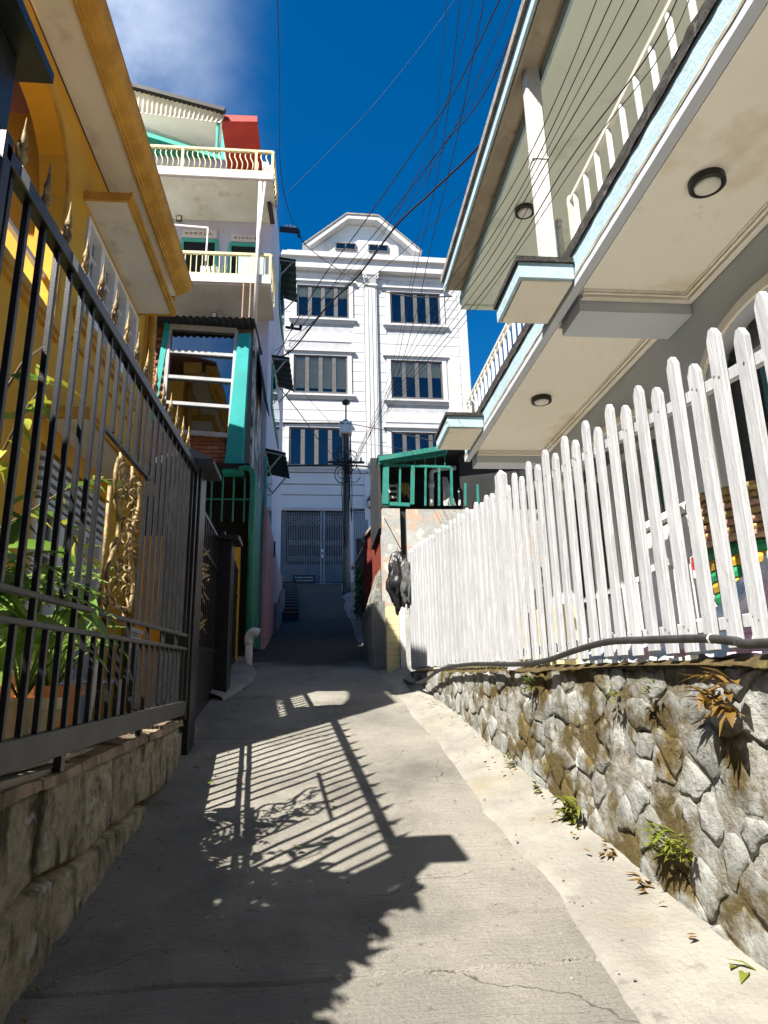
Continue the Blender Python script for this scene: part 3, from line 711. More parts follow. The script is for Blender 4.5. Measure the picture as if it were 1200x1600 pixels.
g.build('drip_edge', M['gutter'], bal)
BM = [(0.3, 0.68), (4.45, 4.83), (7.95, 8.2)]
for a, c in BM: G().box(1.99, 2.895, a, c, 2.80, 2.952).build('beam', M['greywall'], bal)
G().box(2.09, 2.895, -3, 8.1, 3.243, 3.268).build('bounce_floor', M['paletile'], bal)  # unseen pale floor added to bounce sun onto the eave soffit
G().box(1.99, 2.895, -3, -2.8, 2.8, 2.952).build('beam', M['greywall'], bal)
for a, c in ((-2.8, 0.3), (0.68, 4.45), (4.83, 7.95)):
    G().box(1.99, 2.88, a + .005, c - .005, 2.935, 2.951).build('soffit_panel', M['beige'], bal)
    g = G(); 
    for i, (o, w, d) in enumerate(((0.0, .05, .045), (0.055, .025, .025), (.085, .012, .012))):
        z0 = 2.934 - d
        g.box(2.895 - o - w, 2.895 - o - .002, a + .004, c - .004, z0, 2.9335)
        g.box(2.0, 2.895 - o - w - .002, a + .004 + o, a + o + w, z0, 2.9335); g.box(2.0, 2.895 - o - w - .002, c - o - w, c - .004 - o, z0, 2.9335)
    g.build('cornice_moulding', M['beige'], bal)
# ledges that carry the columns
for i, (a, c) in enumerate(((4.26, 4.90), (7.15, 7.9), (0.2, 0.9))):
    lg = G().box(1.47, 1.89, a, c, 2.95, 3.075).build('column_ledge', M['lightblue'], rh)
    G().box(1.45, 1.888, a - .02, c + .02, 3.078, 3.118).roughen(.006, 9).build('ledge_cap', M['grime'], lg)
    G().box(1.50, 1.885, a + .03, c - .03, 2.935, 2.948).build('ledge_soffit', M['cream'], lg)
    ym = a + 0.20
    if i != 1:
        g = G(); pr = [(1.735, ym - .055), (1.835, ym - .055), (1.85, ym - .04), (1.85, ym + .04), (1.835, ym + .055), (1.735, ym + .055), (1.72, ym + .04), (1.72, ym - .04)]
        g.prism(pr, 'z', 3.12, 5.074); g.build('column', M['column'], rh)
        g = G(); g.box(1.714, 1.856, ym - .061, ym + .061, 4.15, 4.17); g.box(1.712, 1.858, ym - .063, ym + .063, 3.12, 3.17); g.build('column_band', M['column'], rh)
    else:
        g = G(); g.box(1.6, 1.72, 7.5, 7.62, 3.12, 3.98); g.build('post', M['column'], rh)
# balcony railing
rl = G().bar((1.955, 0.9, 3.69), (1.955, 4.36, 3.69), .035, .035).build('balcony_railing', M['railwhite'], rh)
G().bar((1.955, -3, 3.69), (1.955, 0.3, 3.69), .035, .035).build('top_rail', M['railwhite'], rl)
G().bar((1.955, 4.56, 3.69), (1.955, 8.16, 3.69), .035, .035).build('top_rail', M['railwhite'], rl)
G().bar((1.955, 4.56, 3.63), (1.955, 8.16, 3.63), .02, .02).build('mid_rail', M['railwhite'], rl)
G().bar((1.955, -3, 3.30), (1.955, 8.16, 3.30), .03, .03).build('bottom_rail', M['railwhite'], rl)
bme = G().box(-.015, .015, -.015, .015, 0, 0.36).mesh('baluster', M['white'], bevel=.003)
y = 0.95
while y < 8.1:
    if not (4.3 < y < 4.62): inst('baluster', bme, rl, (1.955, y, 3.315))
    y += 0.205 if y < 4.3 else 0.17
for yp in (4.33, 8.14, 4.6): G().box(1.935, 1.975, yp - .02, yp + .02, 3.27, 3.73).build('rail_post', M['railwhite'], rl)
g = G(); g.bar((1.975, 8.13, 3.69), (2.88, 8.13, 3.69), .03); g.bar((1.975, 8.13, 3.42), (2.88, 8.13, 3.42), .025)
for k in range(6): g.box(2.05 + .14 * k - .01, 2.05 + .14 * k + .01, 8.12, 8.14, 3.29, 3.68)
g.build('end_rail', M['white'], rl)
# eaves: outer board, blue strip, brown soffit, inner blue strip, green soffit
ev = G().box(1.887, 2.95, -3, 7.86, 5.0, 5.03).build('eave_soffit', M['greensoffit'], rh)
G().box(1.59, 1.62, -3, 7.70, 5.19, 5.27).build('eave_board', M['greywood'], ev)
G().box(1.622, 1.645, -3, 7.69, 5.05, 5.24).build('eave_strip', M['lightblue'], ev)
G().box(1.647, 1.86, -3, 7.68, 5.075, 5.10).build('eave_gutter', M['gutter'], ev)
G().box(1.66, 1.69, -3, 7.68, 5.055, 5.073).build('eave_batten', M['gutter'], ev)
G().box(1.862, 1.885, -3, 7.84, 4.965, 5.09).build('eave_strip', M['lightblue'], ev)
G().box(1.887, 1.92, -3, 7.85, 4.98, 4.998).build('eave_batten', M['greensoffit'], ev)
G().box(1.89, 3.0, 7.863, 7.95, 4.97, 5.2).build('eave_end_board', M['greensoffit'], ev)
G().hexa([(1.62, -3, 5.245), (6.6, -3, 7.0), (6.6, 7.7, 7.0), (1.62, 7.7, 5.245), (1.62, -3, 5.28), (6.6, -3, 7.04), (6.6, 7.7, 7.04), (1.62, 7.7, 5.28)]).build('roof', M['rooftile'], rh)
# ceiling lamps: round black ring with an opal glass, things of their own
def ceil_lamp(x, y, z, label):
    t = root('ceiling_lamp', label, 'lamp', (x, y, z), 'round ceiling lamps of the grey house')
    G().lathe([(0.105, 0), (0.105, -0.045), (0.098, -0.05), (0.085, -0.05), (0.08, -0.04), (0.08, 0)], (0, 0, 0), 28).build('ring', M['black'], t, local=True)
    G().lathe([(0.079, -0.03), (0.073, -0.052), (0.05, -0.063), (0.02, -0.067), (0.0, -0.067)], (0, 0, 0), 24).build('glass_bowl', M['lamp'], t, smooth=True, local=True)
ceil_lamp(2.31, 3.21, 2.934, 'round black rimmed ceiling lamp under the near balcony panel')
ceil_lamp(2.30, 6.31, 2.934, 'round black rimmed ceiling lamp under the far balcony panel')
q = onz(820, 332, 4.96); ceil_lamp(q.x, q.y, 4.998, 'round black rimmed ceiling lamp under the upper eave behind the column')

# ================================================================== LEFT LOW WALL
llw = root('low_wall', 'low stained masonry wall with clay coping under the black iron fence', 'wall', (-1.0, 3, -1))
def ltop(y): return -0.325 + 0.045 * (y - 2.3)
G().hexa([(-1.3, -3, -2.4), (-1.035, -3, -2.4), (-1.035, 5.3, -0.8), (-1.3, 5.3, -0.8), (-1.3, -3, ltop(-3) - .01), (-1.05, -3, ltop(-3) - .01), (-1.05, 5.3, ltop(5.3) - .01), (-1.3, 5.3, ltop(5.3) - .01)]).build('core', M['moss'], llw)
def rough_block(y0, y1, z0f, z1f, name='block'):
    ny, nz = 7, 6
    ph = 0.0; pr = rs.uniform(0, 0.010)
    g = G()
    def fn(u, v):
        y = y0 + (y1 - y0) * u; z = z0f(y) + (z1f(y) - z0f(y)) * v
        e = min(u, 1 - u, v, 1 - v); e = min(1, e * 24)
        n = noise.noise(Vector((y * 5, z * 5, ph))) * .016 + noise.noise(Vector((y * 15, z * 12, ph))) * .005 + noise.noise(Vector((y * 38, z * 34, ph))) * .005
        x = -1.0 - pr + n - (1 - e) * 0.020 + 0.02 * (1 - (z - gz(y)) / 0.8)
        if e == 0: x = -1.045
        return (x, y, z)
    g.grid(30, 22, fn)
    g.build(name, M['lowwall'], llw, smooth=True)
y = 0.2
while y < 5.25:
    w = rs.uniform(0.34, 0.52); y1 = min(y + w, 5.28)
    mid = lambda q: ltop(q) - 0.36 + 0.05 * noise.noise(Vector((q * 2.3, 0, 4))) + .02
    if y1 - y > .1:
        rough_block(y, y1 - .008, lambda q: max(mid(q) + .006, gz(q) - .05), lambda q: ltop(q))
    y = y1
y = 0.0
while y < 4.2:
    w = rs.uniform(0.5, 0.8); y1 = y + w
    mid = lambda q: ltop(q) - 0.36 + 0.05 * noise.noise(Vector((q * 2.3, 0, 4))) + .014
    rough_block(y, y1 - .004, lambda q: gz(q) - .12, lambda q: max(mid(q) - .006, gz(q) - .1))
    y = y1
y = 0.2
k = 0
while y < 5.25:
    w = rs.uniform(0.2, 0.44); y1 = min(y + w, 5.3)
    dz = rs.uniform(-.008, .012); ov = rs.uniform(-.004, .014)
    g = G(); g.hexa([(-1.32, y, ltop(y) + .002), (-.985 + ov, y, ltop(y) + .002), (-.985 + ov, y1 - .012, ltop(y1) + .002), (-1.32, y1 - .012, ltop(y1) + .002),
                     (-1.32, y, ltop(y) + .05 + dz), (-.99 + ov, y, ltop(y) + .045 + dz), (-.99 + ov, y1 - .012, ltop(y1) + .045 + dz), (-1.32, y1 - .012, ltop(y1) + .05 + dz)])
    bmesh.ops.subdivide_edges(g.b, edges=g.b.edges, cuts=2, use_grid_fill=True); g.roughen(.012, 14)
    g.build('coping_tile', M['coping'], llw); y = y1; k += 1

# ================================================================== BLACK IRON FENCE (left)
fe = root('iron_fence', 'black iron bar fence with gilded spear tips and scroll panel on low wall', 'fence', (-1, 3, -0.2))
def fz(y): return 0.035 * (y - 2.4)
FY0, FY1 = 1.86, 5.36
def rail(name, z, w, h, y0=FY0, y1=FY1, m='iron', x=-1.0):
    return G().bar((x, y0, z + fz(y0)), (x, y1, z + fz(y1)), w, h).build(name, M[m], fe, bevel=.003)
rail('bottom_channel', -0.165, .05, .10, m='iron2'); rail('mid_rail', 0.262, .03, .022, m='iron2'); rail('mid_rail', 0.362, .03, .022, m='iron2')
rail('top_rail', 1.70, .05, .055)
lo = G().box(-.011, .011, -.011, .011, 0, 0.366).mesh('lower_bar', M['iron'], bevel=.002)
hi = G().box(-.011, .011, -.011, .011, 0, 1.298).mesh('upper_bar', M['iron'], bevel=.002)
md = G().box(-.011, .011, -.011, .011, 0, 0.078).mesh('spacer_bar', M['iron'])
y = 1.945; k = 0
while y < FY1 - .08:
    inst('lower_bar', lo, fe, (-1, y, -0.115 + fz(y)))
    if 3.17 < y < 3.8:
        pass
    else:
        inst('upper_bar', hi, fe, (-1, y, 0.373 + fz(y)))
    if k % 3 == 1: inst('spacer_bar', md, fe, (-1, y, 0.273 + fz(y)))
    y += 0.138; k += 1
hs2 = G().box(-.011, .011, -.011, .011, 0, 0.45).mesh('short_bar', M['iron'], bevel=.002)
for k in range(5): inst('short_bar', hs2, fe, (-1, 3.19 + .138 * k, 1.222 + fz(3.4)))
rail('panel_rail', 1.21, .022, .022, 3.05, 3.95)
for yy, w in ((FY1, .05), (FY0 + .01, .05)):
    G().box(-1 - w / 2, -1 + w / 2, yy - w / 2, yy + w / 2, ltop(yy) + .04, 1.76 + fz(yy)).build('fence_post', M['iron'], fe, bevel=.003)
for yy in (2.9, 4.1):
    G().box(-1.015, -.985, yy - .02, yy + .02, ltop(yy) + .04, -0.21 + fz(yy)).build('foot', M['iron'], fe)
G().box(-0.974, -0.971, 1.96, 2.02, 1.675 + fz(2), 1.722 + fz(2)).build('weld_plate', M['greypvc'], fe)
G().box(-0.974, -0.971, 2.44, 2.50, 1.675 + fz(2.4), 1.722 + fz(2.4)).build('weld_plate', M['greypvc'], fe)
def finial_mesh():
    g = G(); g.lathe([(.012, 0), (.02, .012), (.01, .03), (.018, .05), (.024, .075), (.016, .10), (.008, .115), (.014, .125), (.02, .14), (.012, .17), (.006, .21), (.0015, .262)], (0, 0, 0), 8)
    for sg in (-1, 1):
        g.tube([(0, sg * (.012 + .022 * math.sin(q)), .06 + .07 * q / 3.1) for q in [i * .5 for i in range(7)]], [.009, .01, .009, .008, .007, .005, .003], 5)
    return g.mesh('spear_finial', M['gold'], smooth=True)
fm = finial_mesh()
y = 2.0
while y < 5.2:
    inst('spear_finial', fm, fe, (-1, y, 1.728 + fz(y)), rot=(0, 0, rs.uniform(-.3, .3)), scale=(.8, .8, .86)); y += 0.216
# gilded scroll panel
sc_ = root('tmp', '', ''); bpy.data.objects.remove(sc_)
def arc(cy, cz, r, a0, a1, n=9, shrink=1.0):
    return [(-.985 + .012 * math.sin(i), cy + r * (shrink ** (i / n * 3)) * math.cos(a0 + (a1 - a0) * i / n), cz + r * (shrink ** (i / n * 3)) * math.sin(a0 + (a1 - a0) * i / n)) for i in range(n + 1)]
SY, SZ = 3.48, 0.78
g = G()
for sg in (-1, 1):
    for cz, r in ((.50, .085), (.68, .10), (.93, .11), (1.09, .075)):
        pts = arc(0, cz, r, -2.0, 3.2, 12, .75)
        g.tube([(p[0], SY + sg * (.10 + p[1]), p[2] + .03) for p in pts], [.009 - .0004 * i for i in range(13)], 6)
    g.tube([(-.985, SY + sg * (.17 + .06 * math.sin(q * 9)), .44 + .72 * q) for q in [i / 16 for i in range(17)]], .012, 6)
    for cz, r in ((.56, .05), (.62, .04), (.76, .06), (.84, .05), (.99, .05), (1.03, .035)):
        pts = arc(0, cz, r, rs.uniform(-2, 2), rs.uniform(4, 7), 10, .7); g.tube([(p[0] + .008, SY + sg * (.06 + p[1]), p[2] + .02) for p in pts], [.008 - .0004 * i for i in range(11)], 5)
    for i in range(46):
        a = rs.uniform(.46, 1.14); y_ = SY + sg * rs.uniform(.02, .19)
        leaf(g, (-.985, y_, a), (rs.uniform(-.1, .3), sg * rs.uniform(-.6, 1), rs.uniform(-1, 1)), (1, 0, 0), rs.uniform(.03, .06), rs.uniform(.016, .028), -.4, 3)
g.bar((-1, SY - .26, .445), (-1, SY + .26, .46), .02); g.bar((-1, SY - .25, .42), (-1, SY - .25, 1.0), .016)
for dy in (-.16, .16): g.bar((-1, SY + dy, .37), (-1, SY + dy, .46), .018); g.bar((-1, SY + dy * .7, 1.10), (-1, SY + dy * .7, 1.22), .018)
g.build('scroll_panel', M['gold'], fe, smooth=True)

# gate posts with pyramid caps
def gate_post(x, y, w, z0, z1, cw, ch, label, cap_m='iron'):
    t = root('gate_post', label, 'gate post', (x, y, z0), 'black gate posts with caps')
    G().box(x - w / 2, x + w / 2, y - w / 2, y + w / 2, z0, z1).build('post', M['iron'], t, bevel=.006)
    g = G(); h = cw / 2; b_ = .045
    g.box(x - h, x + h, y - h, y + h, z1 + .002, z1 + b_)
    g.hexa([(x - h, y - h, z1 + b_), (x + h, y - h, z1 + b_), (x + h, y + h, z1 + b_), (x - h, y + h, z1 + b_)] + [(x - .02, y - .02, z1 + ch), (x + .02, y - .02, z1 + ch), (x + .02, y + .02, z1 + ch), (x - .02, y + .02, z1 + ch)])
    g.build('cap', M[cap_m], t)
    return t
gate_post(-1.165, 1.99, .15, -1.3, 2.25, .33, .14, 'tall black gate post with wide cap nearest the camera at the left edge')
gate_post(-1.10, 5.62, .26, -0.9, 1.86, .48, .22, 'black gate post with pyramid cap at the far end of the iron fence', 'iron2')
gate_post(-1.12, 7.75, .30, -0.3, 1.72, .46, .07, 'lower black gate post with flat cap further up the alley')

# entrance gate leaf standing open beside the near post (shades the foreground)
ga = root('entrance_gate', 'black sheet metal gate leaf standing open behind the near post', 'gate', (-1.08, 1.5, -1.2))
p0 = Vector((-1.18, 1.88, 0)); dr_ = Vector((-.5, -.86, 0)).normalized()
def gp(s, z): q = p0 + dr_ * s; return Vector((q.x, q.y, z))
G().bar(gp(0, .45), gp(2.6, .45), .012, 2.9).build('sheet', M['iron'], ga)
G().bar(gp(0, 2.22), gp(2.6, 2.22), .04, .05).build('top_rail', M['iron'], ga)
for s in (0.03, 2.57): G().bar(gp(s, -1.1), gp(s, 2.24), .045).build('stile', M['iron'], ga)
for k in range(18):
    s = .15 + .138 * k; G().bar(gp(s, 1.9), gp(s, 2.2), .022).build('bar', M['iron'], ga)

# second iron gate, further up on the left
g2 = root('iron_gate', 'dark iron gate with solid lower sheet in shade beyond the iron fence', 'gate', (-1.12, 6.6, 0))
def leaf_gate(y0, y1, zt0, zt1, root_):
    x = -1.12
    G().hexa([(x - .006, y0, gz(y0)), (x + .006, y0, gz(y0)), (x + .006, y1, gz(y1)), (x - .006, y1, gz(y1)), (x - .006, y0, .42), (x + .006, y0, .42), (x + .006, y1, .48), (x - .006, y1, .48)]).build('sheet', M['iron'], root_)
    for za, zc in ((.43, .49), (zt0, zt1), (zt0 - .35, zt1 - .35)): G().bar((x, y0, za), (x, y1, zc), .035).build('rail', M['iron'], root_)
    n = int((y1 - y0) / .105)
    for k in range(n + 1):
        y = y0 + (y1 - y0) * k / n; G().bar((x, y, .45), (x, y, zt0 + (zt1 - zt0) * k / n), .02).build('bar', M['iron'], root_)
leaf_gate(5.83, 7.55, 1.78, 1.72, g2)
leaf_gate(7.95, 9.45, 1.9, 1.7, g2)
g = G()
for i in range(26):
    leaf(g, (-1.10, 6.5 + rs.uniform(-.22, .22), rs.uniform(.55, 1.35)), (rs.uniform(-.1, .3), rs.uniform(-1, 1), rs.uniform(-1, 1)), (1, 0, 0), .11, .04, -.3, 3)
g.build('scroll_leaves', M['gold'], g2, kind='stuff')

# ================================================================== YELLOW HOUSE (left)
yh = root('yellow_house', 'ochre yellow house with cream soffit and deep moulded eave left of the alley', 'house', (-2.3, 6, -0.2))
X0 = -2.3
# front wall with upper loggia arch (y 4.45..5.42), window (6.02..7.92) and door (5.55..7.3)
g = G()
g.box(X0 - .22, X0, 5.44, 6.0, 2.3, 5.38); g.box(X0 - .22, X0, 6.0, 7.95, 4.70, 5.38); g.box(X0 - .22, X0, 6.0, 7.95, 2.3, 3.60)
g.box(X0 - .22, X0, 7.95, 8.5, 2.3, 5.38)
g.box(X0 - .22, X0, 3.9, 4.1, -.24, 5.38); g.box(X0 - .22, X0, 4.1, 5.44, 2.3, 3.15)
n = 12
for i in range(n):      # arch head of the loggia
    a0 = 4.1 + 1.34 * i / n; a1 = 4.1 + 1.34 * (i + 1) / n
    f = lambda q: 4.45 + .6 * math.sqrt(max(0, 1 - ((q - 4.77) / .67) ** 2))
    g.prism([(a0, f(a0)), (a1, f(a1)), (a1, 5.38), (a0, 5.38)], 'x', X0 - .22, X0)
g.box(X0 - .22, X0, 4.1, 5.55, -.24, 2.299); g.box(X0 - .22, X0, 7.3, 8.5, -.24, 2.299); g.box(X0 - .22, X0, 5.55, 7.3, 2.1, 2.299)
g.box(-6.5, X0 - .22, 8.28, 8.5, -.24, 5.38); g.box(-6.5, X0 - .221, 5.50, 5.7, -.24, 5.38)
g.build('wall', M['yellow'], yh)
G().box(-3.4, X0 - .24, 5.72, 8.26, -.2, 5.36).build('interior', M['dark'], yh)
d = G(); 
for i in range(16):
    th0, th1 = math.pi * i / 16, math.pi * (i + 1) / 16
    P = lambda th, r, q: (4.77 - (.67 + r) * math.cos(th), 4.45 + (.6 + q) * math.sin(th))
    for r0, r1, x1 in ((0.0, .05, .03), (.055, .085, .018), (.09, .115, .01)):
        d.prism([P(th0, r0, r0), P(th1, r0, r0), P(th1, r1, r1), P(th0, r1, r1)], 'x', X0 + .001, X0 + x1)
for r0, r1, x1 in ((0.0, .05, .03), (.055, .085, .018), (.09, .115, .01)):
    d.box(X0 + .001, X0 + x1, 5.44 + r0, 5.44 + r1, 3.15, 4.449)
d.build('arch_moulding', M['yellow2'], yh)
g = G(); g.box(X0 + .001, X0 + .07, 4.1, 5.6, 3.08, 3.15); g.box(X0 + .001, X0 + .04, 4.1, 5.58, 3.03, 3.078); g.build('loggia_sill', M['yellow2'], yh)
g = G()
for zr in (3.35, 3.6): g.bar((X0 - .1, 4.1, zr), (X0 - .1, 5.44, zr), .04)
g.build('loggia_rail', M['white'], yh)
# eave: cream soffit and moulded ochre cornice
ev = G().box(-2.29, -1.951, 4.3, 8.52, 5.392, 5.43).build('soffit', M['cream'], yh)
cpoly = [(-1.95, 5.365), (-1.93, 5.365), (-1.925, 5.385), (-1.905, 5.388), (-1.90, 5.405), (-1.86, 5.42), (-1.81, 5.445), (-1.775, 5.485), (-1.765, 5.53), (-1.755, 5.535), (-1.755, 5.56), (-1.95, 5.56)]
g = G(); g.prism(cpoly, 'y', 4.3, 8.5); g.build('cornice', M['yellow2'], ev)
g = G(); g.box(-2.29, -1.99, 8.525, 8.6, 5.37, 5.56); g.build('cornice_end', M['yellow2'], ev)
g = G(); g.hexa([(-6.5, 4.3, 6.9), (-1.76, 4.3, 5.565), (-1.76, 8.55, 5.565), (-6.5, 8.55, 6.9), (-6.5, 4.3, 6.96), (-1.76, 4.3, 5.60), (-1.76, 8.55, 5.60), (-6.5, 8.6, 6.96)]); g.build('roof', M['rooftile'], yh)
# hood over the upper window and canopy over the door
def hood(y0, y1, z, xo, name):
    h = G().box(X0 + .002, xo - .06, y0 + .03, y1 - .03, z, z + .03).build(name, M['cream'], yh)
    g = G(); g.box(xo - .058, xo - .025, y0, y1, z - .012, z + .08); g.box(X0 + .002, xo - .06, y0, y0 + .028, z - .012, z + .08); g.box(X0 + .002, xo - .06, y1 - .028, y1, z - .012, z + .08)
    g.box(xo - .024, xo, y0 - .02, y1 + .02, z + .02, z + .08); g.box(X0 + .003, xo - .06, y0 + .03, y1 - .03, z + .04, z + .1)
    g.build('hood_edge', M['yellow2'], h)
hood(5.86, 7.98, 4.765, -1.83, 'window_hood')
hood(5.5, 7.85, 2.31, -1.88, 'door_canopy')
# upper window, white with glazing bars
def win(y0, y1, z0, z1, nleaf, nrow, name, x=X0):
    g = G(); fr = .05
    g.box(x - .08, x + .02, y0, y1, z1 - fr, z1); g.box(x - .08, x + .02, y0, y1, z0, z0 + fr)
    for i in range(nleaf + 1):
        y = y0 + (y1 - y0) * i / nleaf
        w = .055 if 0 < i < nleaf else .07
        g.box(x - .079, x + .019, max(y0, y - w), min(y1, y + w), z0 + fr, z1 - fr)
    o = g.build(name, M['whiteshade'], yh)
    b_ = G()
    for i in range(nleaf):
        a = y0 + (y1 - y0) * i / nleaf + .055; c = y0 + (y1 - y0) * (i + 1) / nleaf - .055
        b_.box(x - .05, x - .02, (a + c) / 2 - .009, (a + c) / 2 + .009, z0 + fr, z1 - fr)
        for k in range(1, nrow): zz = z0 + fr + (z1 - z0 - 2 * fr) * k / nrow; b_.box(x - .049, x - .021, a, c, zz - .009, zz + .009)
    b_.build('glazing_bar', M['whiteshade'], o)
    for i in range(nleaf):
        a = y0 + (y1 - y0) * i / nleaf + .05; c = y0 + (y1 - y0) * (i + 1) / nleaf - .05
        G().box(x - .065, x - .06, a, c, z0 + fr, z1 - fr).build('pane', M['glass'], o)
    return o
win(6.02, 7.93, 3.62, 4.69, 4, 4, 'window')
for z in (3.42, 3.50, 3.58): pass
g = G(); g.box(X0 + .002, X0 + .07, 5.9, 8.1, 3.53, 3.60); g.box(X0 + .002, X0 + .045, 5.92, 8.08, 3.47, 3.528); g.box(X0 + .002, X0 + .03, 5.94, 8.06, 3.25, 3.30); g.build('window_sill', M['yellow2'], yh)
# double door with louvred transom
dr = win(5.58, 7.28, -.24, 1.62, 3, 5, 'door')
for k in range(5):
    z = 1.66 + .085 * k
    G().hexa([(X0 - .06, 5.57, z), (X0 + .03, 5.57, z - .02), (X0 + .03, 7.29, z - .02), (X0 - .06, 7.29, z), (X0 - .06, 5.57, z + .045), (X0 + .03, 5.57, z + .025), (X0 + .03, 7.29, z + .025), (X0 - .06, 7.29, z + .045)]).build('louvre', M['white'], dr)
G().tube([(-2.22, 8.36, 5.36), (-2.22, 8.36, 4.2), (-2.22, 8.36, -.2)], .055, 10).build('downpipe', M['yellow2'], yh, smooth=True)

# ------------------------------------------------------------------ courtyard plants and furniture
def pot(x, y, z, r0, r1, h, m, label, square=False):
    t = root('flower_pot', label, 'pot', (x, y, z), 'pots in the courtyard')
    g = G(); n = 4 if square else 18
    g.lathe([(r0, 0), (r1, h - .05), (r1 + .025, h - .05), (r1 + .025, h), (r1 - .01, h), (r1 - .02, h - .04)], (x, y, z), n).build('pot_body', M[m], t, smooth=False)
    G().lathe([(r1 - .015, h - .05), (r1 - .015, h - .03)], (x, y, z), n).build('soil', M['ground'], t)
    return t
def big_plant(x, y, z, n, L_, h, m, label, wid=.5):
    t = root('leafy_plant', label, 'plant', (x, y, z), 'plants in the courtyard')
    for k in range(n):
        a = rs.uniform(0, 6.28); r = rs.uniform(.05, .28); hh = h * rs.uniform(.35, 1.0)
        tip = Vector((x + r * math.cos(a), y + r * math.sin(a), z + hh))
        g = G(); g.tube([(x, y, z), ((x + tip.x) / 2, (y + tip.y) / 2, z + hh * .6), tip], .006, 4)
        l = L_ * rs.uniform(.7, 1.15)
        leaf(g, tip, (math.cos(a), math.sin(a), rs.uniform(-.4, .5)), (0, 0, 1), l, l * wid, .45, 6)
        g.build('leaf', M[m], t, smooth=True)
def fern(x, y, z, n, L_, m, label):
    t = root('fern', label, 'fern', (x, y, z), 'plants in the courtyard')
    for k in range(n):
        a = 6.28 * k / n + rs.uniform(-.3, .3); el = rs.uniform(.3, 1.1); g = G(); P = []
        for i in range(9):
            s = i / 8; P.append(Vector((x + L_ * s * math.cos(a) * math.cos(el * (1 - s * .8)), y + L_ * s * math.sin(a) * math.cos(el * (1 - s * .8)), z + L_ * (s * math.sin(el) - .55 * s * s))))
        g.tube(P, .004, 3)
        for i in range(1, 9):
            d = P[i] - P[i - 1]; sd = d.cross(Vector((0, 0, 1))).normalized()
            for sg in (-1, 1):
                for q in (0, .5): leaf(g, P[i - 1].lerp(P[i], q), sd * sg + d * 3 * .5, (0, 0, 1), L_ * .22 * (1.1 - i / 9), .022, .3, 2)
        g.build('frond', M[m], t)
pot(-1.38, 3.75, -.22, .12, .155, .30, 'terracotta', 'square terracotta pot beside the iron fence', True)
pot(-1.30, 3.28, -.22, .11, .15, .24, 'potbeige', 'round beige pot behind the near fence bars')
pot(-1.75, 4.0, -.22, .15, .19, .5, 'terracotta', 'tall terracotta pot at the back of the courtyard')
pot(-1.5, 2.7, -.22, .14, .19, .3, 'terracotta', 'wide terracotta pot nearest the gate post')
big_plant(-1.32, 3.28, .0, 26, .26, .55, 'leafbig', 'broad leaved green plant in the beige pot')
big_plant(-1.5, 2.78, .05, 24, .30, .6, 'leafbig', 'broad leaved green plant nearest the gate post')
big_plant(-1.38, 3.78, .05, 20, .18, .42, 'leafbig', 'smaller leafy plant in the square terracotta pot')
fern(-1.42, 3.3, .48, 22, .5, 'leaffern', 'pale green fern spilling over the near fence rail')
fern(-1.6, 4.35, .30, 14, .42, 'leaffern', 'darker fern below the gilded scroll panel')
fern(-1.75, 4.02, .32, 12, .4, 'leaffern', 'fern in the tall terracotta pot')
fern(-1.32, 2.75, .40, 20, .48, 'leaffern', 'bright fern at the left edge of the picture')
# branch with yellowing leaves
br = root('shrub', 'tall thin shrub with yellow green leaves poking between the iron bars', 'shrub', (-1.5, 3.0, -.22))
P = [Vector((-1.5, 2.7, .1)), Vector((-1.42, 2.8, .55)), Vector((-1.28, 3.1, .85)), Vector((-1.14, 3.25, 1.02)), Vector((-1.02, 3.4, 1.08))]
P2 = [Vector((-1.42, 2.8, .55)), Vector((-1.3, 2.75, .95)), Vector((-1.2, 2.7, 1.15)), Vector((-1.12, 2.72, 1.32))]
P3 = [Vector((-1.28, 3.1, .85)), Vector((-1.2, 3.3, .8)), Vector((-1.1, 3.35, .62))]
for q in (P, P2, P3): G().tube(smooth_path(q, 4), .006, 5).build('branch', M['stem'], br, smooth=True)
for q, n in ((P, 13), (P2, 12), (P3, 8)):
    pts = smooth_path(q, 6)
    for k in range(n):
        p = pts[int(len(pts) * (.3 + .68 * k / n))]
        g = G(); leaf(g, p, (rs.uniform(-.2, 1), rs.uniform(-.6, 1), rs.uniform(-.8, .5)), (0, 0, 1), rs.uniform(.09, .15), rs.uniform(.045, .06), .4, 5)
        g.build('leaf', M[rs.choice(('leafyel', 'leafyel', 'leafbig'))], br, smooth=True)
for px, py in ((20, 590), (8, 655), (8, 800), (15, 850)):
    p = onx(px, py, -1.15); g = G()
    for k in range(2): leaf(g, p, (.4, rs.uniform(-.5, .5), rs.uniform(-.3, 1)), (0, 0, 1), .14, .06, .3, 5)
    g.build('leaf', M['leafbig'], br, smooth=True)
G().tube([(-1.42, 2.8, .55), (-1.3, 2.5, .9), (-1.16, 2.55, 1.3), (-1.15, 2.7, 1.45)], .006, 5).build('branch', M['stem'], br)
